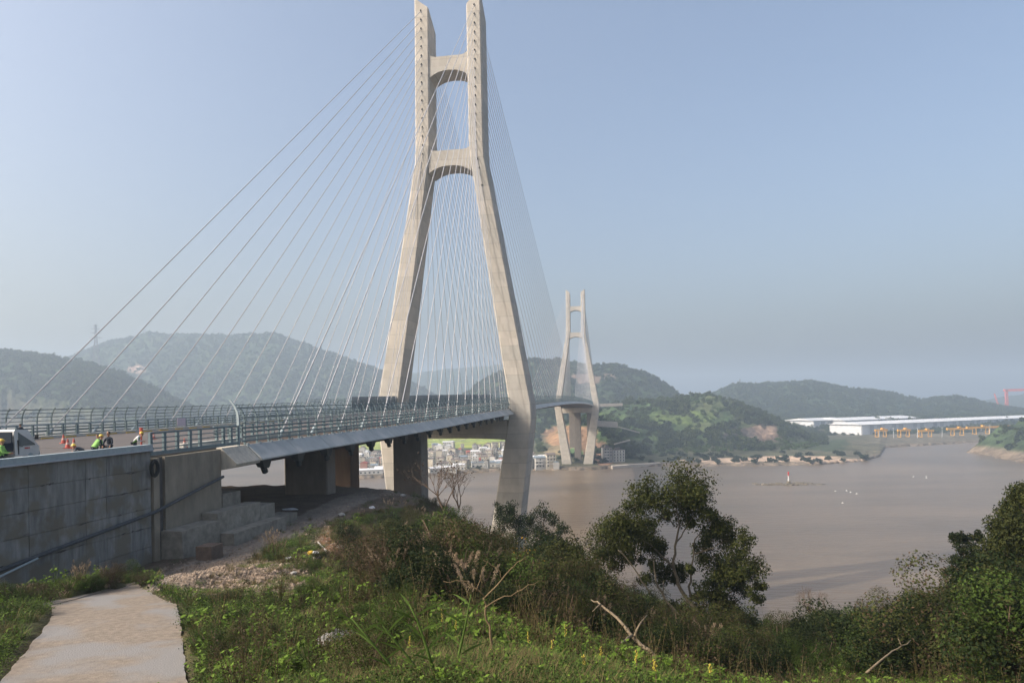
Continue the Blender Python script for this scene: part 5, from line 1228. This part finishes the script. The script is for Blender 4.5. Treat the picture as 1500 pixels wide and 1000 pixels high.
cane(0, 0, 6, [(592, 1000), (565, 965), (540, 935), (515, 905)], 'tall green cane reed leaning left at the bottom of the view')
cane(0, 0, 6, [(625, 1000), (600, 965), (572, 930), (560, 915)], 'second green cane reed leaning left at the bottom')
cane(0, 0, 5.5, [(640, 1000), (626, 950), (612, 910), (600, 885)], 'upright green cane reed with a broad leaf in the foreground')
cane(0, 0, 6, [(655, 1010), (672, 960), (682, 915), (690, 870)], 'green cane reed standing right of the broad leaved one')
def flower(x, yb, yt, Yd):
    yt -= 14
    g = MB(); a, b_ = P(x, yb, Yd), P(x+random.uniform(-4, 4), yt, Yd); g.tube([a, a.lerp(b_, .5)+Vector((.01, 0, 0)), b_], .006, 4, mi=0)
    for k_ in range(22):
        q = .66+.34*k_/22; p_ = a.lerp(b_, q)+Vector((random.gauss(0, .008), random.gauss(0, .008), 0)); g.box(-.004, .004, -.004, .004, -.005, .005, mi=1, org=p_, rot=Matrix.Rotation(random.uniform(0, 3), 3, 'Z'))
    for k_ in range(26):
        q = random.uniform(.05, .65); p_ = a.lerp(b_, q); an = random.uniform(0, 6.28); dr = Vector((math.cos(an), math.sin(an), .25))*random.uniform(.04, .10); sd = Vector((-dr.y, dr.x, 0)).normalized()*.018; g.add([p_, p_+dr*.5+sd, p_+dr, p_+dr*.5-sd], [(0, 1, 2, 3)], 2)
    g.build('flower_spike', [M['twig'], M['yflower'], M['leafbright']], label='yellow flower spike rising from the weeds in the foreground', cat='flower', group='yellow flower spikes in the foreground')
for x, yb, yt, Yd in ((826, 965, 928, 9), (775, 970, 938, 9), (880, 985, 960, 7.5), (930, 1000, 965, 6.5), (650, 945, 905, 11), (666, 960, 915, 10), (808, 975, 950, 8), (600, 985, 940, 8), (1040, 1010, 985, 6), (960, 1010, 980, 5.5), (720, 990, 962, 8), (855, 1000, 972, 6)): flower(x, yb, yt, Yd)
# orange-yellow leafed twigs in the mid scrub
M['autumn'] = leafmat('orange yellow leaves', (.40, .25, .04), (.26, .15, .03), 3)
for x, y in ((760, 850), (775, 840), (785, 825), (770, 862), (683, 822)):
    p = GH(x, y+25)
    if p is None: continue
    rn = np.random.default_rng(int(x)); n = 90; pos = rn.normal(0, 1, (n, 3))*np.array([.45, .3, .35])+np.array([0, 0, 1.6]); me = leafmesh('yellow_twigs', quads(pos, rn.normal(0, 1, (n, 3)), .10, rn), [M['yflower'], M['twig']], [0]*n, MB().tube([(0, 0, 0), (.05, 0, .9), (0, 0, 1.7)], [.03, .02, .01], 5, mi=1))
    me.materials[0] = M['straw'] if x < 700 else M['autumn'] if 'autumn' in M else M['yflower']
    place(me, 'autumn_bush', None, loc=p, label='thin bush with orange yellow leaves in the middle scrub', cat='bush', group='orange yellow leafed bushes')

# ground cover by instancing on points
def tuft(kind, seed):
    rn = np.random.default_rng(seed); ex = MB()
    if kind == 'weed':
        n = 150; a = rn.uniform(0, 6.28, n); r0 = rn.uniform(0, .34, n)**.8; pos = np.stack([np.cos(a)*r0, np.sin(a)*r0, rn.uniform(.03, .26, n)*(1.15-r0)], 1); nr = np.tile([[0, 0, 1.]], (n, 1))+rn.normal(0, .35, (n, 3))
        V = quads(pos, nr, .042, rn, .6)
        for k_ in range(8): ex.tube([(0, 0, -.03), tuple(pos[k_])], .003, 3, mi=1)
        return leafmesh('weed_tuft', V, [M['leafbright'], M['blade'], M['leafgreen']], list(np.where(rn.random(n) < .4, 2, 0)), ex)
    if kind == 'broad':
        n = 46; a = rn.uniform(0, 6.28, n); r0 = rn.uniform(0, .3, n); pos = np.stack([np.cos(a)*r0, np.sin(a)*r0, rn.uniform(.05, .42, n)*(1.1-r0)], 1); V = quads(pos, np.tile([[0, 0, 1.]], (n, 1))+rn.normal(0, .5, (n, 3)), .095, rn, .62)
        for k_ in range(10): ex.tube([(0, 0, -.03), tuple(pos[k_])], .004, 3, mi=1)
        return leafmesh('broad_tuft', V, [M['leafbright'], M['blade'], M['leafolive']], list(np.where(rn.random(n) < .3, 2, 0)), ex)
    if kind == 'stalk':
        P_ = []
        for k_ in range(7):
            a = rn.uniform(0, 6.28); ln = rn.uniform(.45, .95); t_ = Vector((math.cos(a)*.22*ln, math.sin(a)*.22*ln, ln)); ex.tube([(0, 0, -.03), t_*.5+Vector((0, 0, .04)), t_], [.005, .004, .002], 3, mi=1)
            for j in range(12): P_.append(t_*rn.uniform(.45, 1.02)+Vector(rn.normal(0, .03, 3)))
        V = quads(np.array([tuple(p) for p in P_]), rn.normal(0, 1, (len(P_), 3)), .045, rn, .4); return leafmesh('stalk_tuft', V, [M['leafbrown'], M['straw'], M['leafolive']], list(np.where(rn.random(len(P_)) < .4, 2, 0)), ex)
    nb = 34; hh = {'grass': .30, 'dry': .34}[kind]
    for k_ in range(nb):
        a = rn.uniform(0, 6.28); r0 = rn.uniform(0, .16); ln = rn.uniform(.5, 1)*hh; out = rn.uniform(.2, .9); w = .006; p0 = Vector((math.cos(a)*r0, math.sin(a)*r0, -.03)); dr = Vector((math.cos(a), math.sin(a), 0)); sd = Vector((-dr.y, dr.x, 0)); vs = []
        for q, w_ in ((0, w), (.5, w), (1, .0008)): c_ = p0+dr*out*ln*q*q+Vector((0, 0, ln*(q-.25*q*q))); vs += [c_-sd*w_, c_+sd*w_]
        ex.add(vs, [(0, 1, 3, 2), (2, 3, 5, 4)], 0 if (k_ % 4 or kind == 'dry') else 1)
    return leafmesh(kind+'_tuft', np.zeros((0, 3)), [M['blade'] if kind == 'grass' else M['straw'], M['straw']], [], ex)
def scatter(name, proto_mesh, pts, scl, lab, cat, kind_lab):
    pts = np.array(pts); n = len(pts)
    pr = place(proto_mesh, name, None, loc=tuple(pts[0]), sc=(float(scl[0]),)*3, kind='stuff', label=lab, cat=cat)
    me = D.meshes.new(name+'_points'); me.vertices.add(n); me.vertices.foreach_set('co', pts.astype(np.float32).ravel()); at = me.attributes.new('scl', 'FLOAT', 'POINT'); at.data.foreach_set('value', np.array(scl, np.float32))
    o = D.objects.new(name, me); link(o); tag(o, kind_lab, cat, kind='stuff')
    for m_ in proto_mesh.materials: me.materials.append(m_)
    ng = D.node_groups.new(name+'_scatter', 'GeometryNodeTree'); ng.interface.new_socket('Geometry', in_out='INPUT', socket_type='NodeSocketGeometry'); ng.interface.new_socket('Geometry', in_out='OUTPUT', socket_type='NodeSocketGeometry')
    A = ng.nodes.new; gi = A('NodeGroupInput'); go = A('NodeGroupOutput'); ip = A('GeometryNodeInstanceOnPoints'); oi = A('GeometryNodeObjectInfo'); oi.inputs[0].default_value = pr; oi.inputs['As Instance'].default_value = True; oi.transform_space = 'ORIGINAL'
    na = A('GeometryNodeInputNamedAttribute'); na.data_type = 'FLOAT'; na.inputs[0].default_value = 'scl'; rv = A('FunctionNodeRandomValue'); rv.data_type = 'FLOAT_VECTOR'; rv.inputs[0].default_value = (-.15, -.15, 0); rv.inputs[1].default_value = (.15, .15, 6.28)
    mp = A('GeometryNodeMeshToPoints'); L = ng.links.new
    L(gi.outputs[0], mp.inputs[0]); L(mp.outputs[0], ip.inputs['Points']); L(oi.outputs['Geometry'], ip.inputs['Instance']); L(na.outputs['Attribute'], ip.inputs['Scale']); L(rv.outputs[0], ip.inputs['Rotation']); L(ip.outputs[0], go.inputs[0])
    md = o.modifiers.new('scatter', 'NODES'); md.node_group = ng; return o
def scatter_points():
    n = 75000; Yr = 3.0*np.exp(rng.uniform(0, 1, n)*math.log(110/3.0)); t = rng.uniform(-.95, .95, n); X = t*Yr
    out = {'broad': [], 'stalk': [], 'weed': [], 'weedb': [], 'grass': [], 'dry': [], 'stone': []}
    lush = fbm(X/2.5, Yr/2.5, 3, 91); tall = fbm(X/4, Yr/4, 3, 95)
    zz = [gz(a, b_) for a, b_ in zip(X, Yr)]
    inpad = inpoly(X, Yr, [(a, b_) for a, b_ in PADW]); QX, QY = pxy(X, Yr, np.array(zz)); st = inpoly(QX, QY, STRIP); s_, u_ = bs(X, Yr)
    rd = rng.uniform(0, 1, n)
    cxp, cyp = np.mean([a for a, b_ in PADW]), np.mean([b_ for a, b_ in PADW])
    edge = np.zeros(n, bool)
    for ox, oy in ((.35, 0), (-.35, 0), (0, .35), (0, -.35)): edge |= inpoly(X+ox, Yr+oy, [(a, b_) for a, b_ in PADW])
    for i in range(n):
        if inpad[i] or (st[i] and rd[i] > .02): continue
        if u_[i] < 18 and s_[i] > -20 and s_[i] < 52: continue
        if u_[i] < 19 and s_[i] < 110: continue
        if 18 <= u_[i] < 24 and s_[i] > 30 and s_[i] < 95 and rd[i] > .12: continue
        x, y = QX[i], QY[i]; p = (X[i], Yr[i], zz[i]-.01); near = min(1.25, .36+Yr[i]/28); k_ = near*rng.uniform(.7, 1.4)
        rub = 1.2-((x-350)/110)**2-((y-852)/32)**2
        if rub > .1 and 18 < Yr[i] < 50:
            if lush[i] > .60: out['weed'].append((p, k_*.7))
            elif rd[i] < .3: out['dry'].append((p, k_*.7))
            continue
        red = 1.2-((x-495)/45)**2-((y-795)/26)**2
        if red > .2 and rd[i] > .2: continue
        if min((X[i]-a)**2+(Yr[i]-b_)**2 for a, b_ in PADW) < .09 or bool(edge[i]): continue
        if x < 80 and y > 885 and rd[i] < .55: continue
        if tall[i] < .34 and rd[i] < .8: continue
        if .90 < rd[i] < .935: out['broad'].append((p, k_*(.75 if Yr[i] < 9 else 1.15))); continue
        if .94 < rd[i] < .955 and Yr[i] > 8 and x > 300: out['stalk'].append((p, k_*1.25)); continue
        L_ = lush[i]+.2*rng.normal()
        if x > 560: L_ -= .10
        if L_ > .66: out['weed'].append((p, k_*1.0))
        elif L_ > .50: out['weedb'].append((p, k_*1.05))
        elif L_ > .28: out['grass'].append((p, k_*1.35))
        elif L_ > .10: out['dry'].append((p, k_*1.3))
    # stones on the rubble
    return out
SP = scatter_points()
for nm, key, k_, seed, lab in (('broad_weeds', 'broad', 'broad', 5, 'broad leaved green weeds scattered over the slope'), ('dead_stalks', 'stalk', 'stalk', 6, 'thin dead seed stalks standing among the weeds'), ('leafy_weeds', 'weed', 'weed', 1, 'bright green leafy weeds covering the slope'), ('low_weeds', 'weedb', 'weed', 2, 'low mid green leafy weeds covering the slope'), ('grass', 'grass', 'grass', 3, 'green grass tufts among the weeds'), ('dry_grass', 'dry', 'dry', 4, 'dry straw coloured grass tufts among the weeds')):
    a = SP[key]
    if a: 
        me = tuft(k_, seed)
        if nm == 'low_weeds': me.materials[0] = M['leafgreen']; me.materials[2] = M['leafolive']
        scatter(nm, me, [q[0] for q in a], [q[1] for q in a], lab.replace('covering', 'growing on').replace('tufts', 'tuft'), 'weeds' if 'weed' in nm else 'grass', lab)
# woods on the far hills
def crown_mesh(seed, m_):
    rn = np.random.default_rng(seed); pos, nr = leaf_cloud(230, .3, 1.0, seed); pos[:, 2] = pos[:, 2]+.55
    return leafmesh('woodland_tree', quads(pos, nr, .42, rn, .8), [m_, M['fartrunk']], [0]*230, MB().tube([(0, 0, -.6), (0, 0, .6)], [.07, .04], 4, mi=1))
M['farleafgreen'] = leafmat('far green foliage', (.070, .115, .028), (.040, .068, .018), 1.0, .2, 0); M['farleafdark'] = leafmat('far dark foliage', (.024, .042, .016), (.012, .020, .009), 1.0, .15, 0); M['farleafolive'] = leafmat('far olive foliage', (.058, .078, .022), (.030, .044, .013), 1.0, .15, 0)
M['fartrunk'] = mat('far trunk bark', (.09, .07, .05), (.06, .05, .035), 2, .9)
def woods():
    out = [[], [], []]; n = 46000; Yr = rng.uniform(0, 1, n)**1.3*1500+700; t = rng.uniform(-.9, .95, n)
    for Y_, t_ in zip(Yr, t):
        X_ = t_*Y_; px = PX0+FPX*t_; z = farz(X_, Y_); sh = float(shoreY(np.array([t_]))[0])
        if Y_ < sh+25 or z < 6: continue
        qx, qy = pxy(X_, Y_, z); 
        if qy > 640 and qx < 770: continue
        if ((qx-1112)/30)**2+((qy-634)/13)**2 < .75+.5*rng.random() or ((qx-840)/48)**2+((qy-645)/24)**2 < 1 or ((qx-860)/26)**2+((qy-555)/9)**2 < .6: continue
        if not ((((qx-1500)/260)**2+((qy-640)/6)**2) > 1): continue
        gn = float(fbm(np.array([X_/55]), np.array([Y_/45]), 3, 303)[0]); near = 780 < qx < 1300 and Y_ < 1230
        if near and gn > .50:
            if rng.random() < .45: continue
            out[2 if rng.random() < .6 else 1].append(((X_, Y_, z-.5), rng.uniform(2.2, 4.6)))
        else: out[0 if rng.random() < .62 else 1].append(((X_, Y_, z-.5), rng.uniform(3.0, 6.2)*(.75 if qx > 1150 and Y_ < 1230 else 1)))
    X, Y, Z = HLD[0]
    for k_ in range(900):
        i, j = rng.integers(0, X.shape[0]), rng.integers(0, X.shape[1])
        if Z[i, j] > 9: out[0 if rng.random() < .7 else 1].append(((X[i, j]+rng.normal(), Y[i, j]+rng.normal(), Z[i, j]-1), rng.uniform(3, 5)))
    return out
W_ = woods()
scatter('dark_woods', crown_mesh(5, M['farleafdark']), [q[0] for q in W_[0]], [q[1] for q in W_[0]], 'single dark tree in the far woods', 'trees', 'dark trees covering the hills across the river')
scatter('olive_woods', crown_mesh(6, M['farleafolive']), [q[0] for q in W_[1]], [q[1] for q in W_[1]], 'single olive tree in the far woods', 'trees', 'olive green trees covering the hills across the river')
scatter('green_woods', crown_mesh(7, M['farleafgreen']), [q[0] for q in W_[2]], [q[1] for q in W_[2]], 'single light green tree in the far woods', 'trees', 'light green young trees covering the round hill across the river')
vt = crown_mesh(8, M['farleafdark'])
for i in range(150):
    x = rh.uniform(515, 1270); y = rh.uniform(664, 690) if x < 800 else rh.uniform(663, 679)
    p = farhit(x, y)
    if p is None or p.z < 1.5 or any((p.x-a)**2+(p.y-b_)**2 < 36 for a, b_ in used): continue
    q = rh.uniform(2.5, 4.5); place(vt, 'village_tree', None, loc=p, rot=(0, 0, rh.uniform(0, 6)), sc=(q, q, q*.9), label='small dark round tree among the houses on the far bank' if x < 800 else 'small dark round tree along the far shore', cat='tree', group='round trees along the far bank')
# rubble
def rockmesh(seed, m_):
    bm = bmesh.new(); bmesh.ops.create_icosphere(bm, subdivisions=1, radius=1); rn = random.Random(seed)
    for v in bm.verts: v.co = Vector((v.co.x*rn.uniform(.7, 1.2), v.co.y*rn.uniform(.6, 1.1), v.co.z*rn.uniform(.5, .9)))
    me = D.meshes.new('stone'); bm.to_mesh(me); bm.free(); me.materials.append(m_); return me
smallrock = rockmesh(99, M['stone']); smallrock.transform(Matrix.Scale(.06, 4))
rks = [rockmesh(i, M['stone']) for i in range(5)]; prk = [rockmesh(20+i, M['paleStone']) for i in range(4)]
pts = []; scl = []
for i in range(5200):
    if i < 3600: x = random.gauss(350, 55); y = random.gauss(850, 15)
    elif i < 4300: x = random.gauss(500, 30); y = random.gauss(788, 12)
    elif i < 4800: x = random.uniform(240, 560); y = 850-(x-240)*.42+random.gauss(4, 9)
    else: x = random.gauss(590, 35); y = random.gauss(722, 5)
    p = GH(x, y)
    if p is None: continue
    s_, u_ = bs(p.x, p.y)
    if u_ < 19.5 and s_ < 70: continue
    if bool(inpoly(p.x, p.y, PADW)): continue
    pts.append((p.x, p.y, p.z)); scl.append(random.uniform(.5, 1.5)*(1 if random.random() < .93 else 1.8))
scatter('rubble_stones', smallrock, pts, scl, 'small broken brown stone on the rubble heap', 'rubble', 'broken stones strewn over the rubble heap and dirt beside the path')
for i in range(46):
    x = random.gauss(360, 60); y = random.gauss(852, 16); p = GH(x, y)
    if p is None or bool(inpoly(p.x, p.y, PADW)): continue
    s_ = random.uniform(.07, .15); place(random.choice(rks), 'stone', None, loc=p, rot=(random.random(), random.random(), random.random()*6), sc=(s_, s_, s_*.8), label='larger brown stone lying on the rubble heap beside the path', cat='stone', group='larger stones on the rubble heap')
for x, y, s_, lab in ((492, 952, .42, 'large pale grey stone in the weeds at the bottom'), (512, 948, .13, 'small pale stone right of the large pale grey one'), (316, 932, .12, 'lone tan stone in the weeds right of the path'), (340, 938, .08, 'small tan stone in the weeds near the lone one'), (430, 842, .16, 'pale block at the right end of the rubble heap'), (500, 755, .35, 'pale flat stone at the end of the dirt track'), (465, 818, .2, 'pale stone below the litter'), (500, 803, .25, 'orange tan boulder on the eroded bank'), (605, 722, .5, 'pale rubble lump at the foot of the dark pier'), (590, 728, .4, 'tan rubble lump left of the dark pier foot')):
    p = GH(x, y)
    if p is not None: place(random.choice(prk), 'boulder', None, loc=p+Vector((0, 0, s_*.35)), rot=(0, 0, random.random()*6), sc=(s_*1.3, s_, s_*.8), label=lab, cat='stone')
# litter
def litter(x, y, m_, sx, sz, lab, name, cat='litter'):
    p = GH(x, y)
    if p is None: return
    bm = bmesh.new(); bmesh.ops.create_icosphere(bm, subdivisions=2, radius=1); rn = random.Random(int(x))
    for v in bm.verts: v.co = Vector((v.co.x*sx, v.co.y*sx*.7, v.co.z*sz))*rn.uniform(.7, 1.25)
    me = D.meshes.new(name); bm.to_mesh(me); bm.free(); me.materials.append(M[m_]); place(me, name, None, loc=p+Vector((0, 0, sz*.6)), label=lab, cat=cat)
litter(482, 934, 'plastic', .2, .05, 'crumpled white plastic sheet above the large pale stone', 'plastic_sheet')
litter(425, 748, 'plastic', .9, .12, 'pale purple rag lying on the dirt track under the bridge', 'rag')
litter(455, 812, 'yellow', .18, .14, 'yellow plastic bag among litter on the bank', 'plastic_bag'); litter(462, 812, 'plastic', .2, .14, 'white crumpled bag right of the yellow one', 'plastic_bag'); litter(425, 820, 'plastic', .3, .1, 'white plastic litter left of the yellow bag', 'plastic_sheet'); litter(545, 745, 'plastic', .3, .15, 'white litter on the grass below the pier', 'plastic_bag'); litter(617, 945, 'plastic', .06, .04, 'scrap of white litter in the foreground weeds', 'plastic_bag')
a, b_ = GH(466, 800), GH(480, 812)
if a and b_: g = MB(); g.tube([a+Vector((0, 0, .25)), b_+Vector((0, 0, .12))], .05, 5); g.build('plank', M['paleStone'], label='pale thin plank lying on the eroded bank beside the litter', cat='plank')
# reeds singled out near the path and wall, low scrub at the wall foot
for x, y, h in ((400, 812, 1.6), (390, 815, 1.3), (410, 820, 1.2)): plant('reed', x, y, h, clamp=False)
for i in range(34):
    x = random.uniform(-40, 210); y = random.uniform(868, 892) if x < 110 else random.uniform(852, 868); p = GH(x, y)
    if p is None or bool(inpoly(p.x, p.y, PADW)): continue
    plant(random.choice(['green', 'brown', 'olive', 'reed']), x, y, random.uniform(.45, 1.1), clamp=False, p=p)
for i in range(26):
    x = random.uniform(430, 620); y = random.uniform(800, 880); plant(random.choice(['green', 'olive', 'brown', 'reed']), x, y, random.uniform(.5, 1.0), clamp=False)
# ------------------------------------------------------------------ haze
def haze():
    m = D.materials.new('haze'); m.use_nodes = True; nt = m.node_tree; nt.nodes.remove(nt.nodes['Principled BSDF']); v = nt.nodes.new('ShaderNodeVolumePrincipled')
    v.inputs['Density'].default_value = HAZE; v.inputs['Color'].default_value = (.66, .82, 1.0, 1); v.inputs['Anisotropy'].default_value = .2
    nt.links.new(v.outputs[0], nt.nodes['Material Output'].inputs['Volume'])
    g = MB(); g.box(-7200, 8200, -500, 6700, -8, 330); g.build('haze', m, kind='stuff', label='pale haze over the river and hills', cat='haze')
haze()
print('PLANTS', COUNT, 'OBJ', len(D.objects))
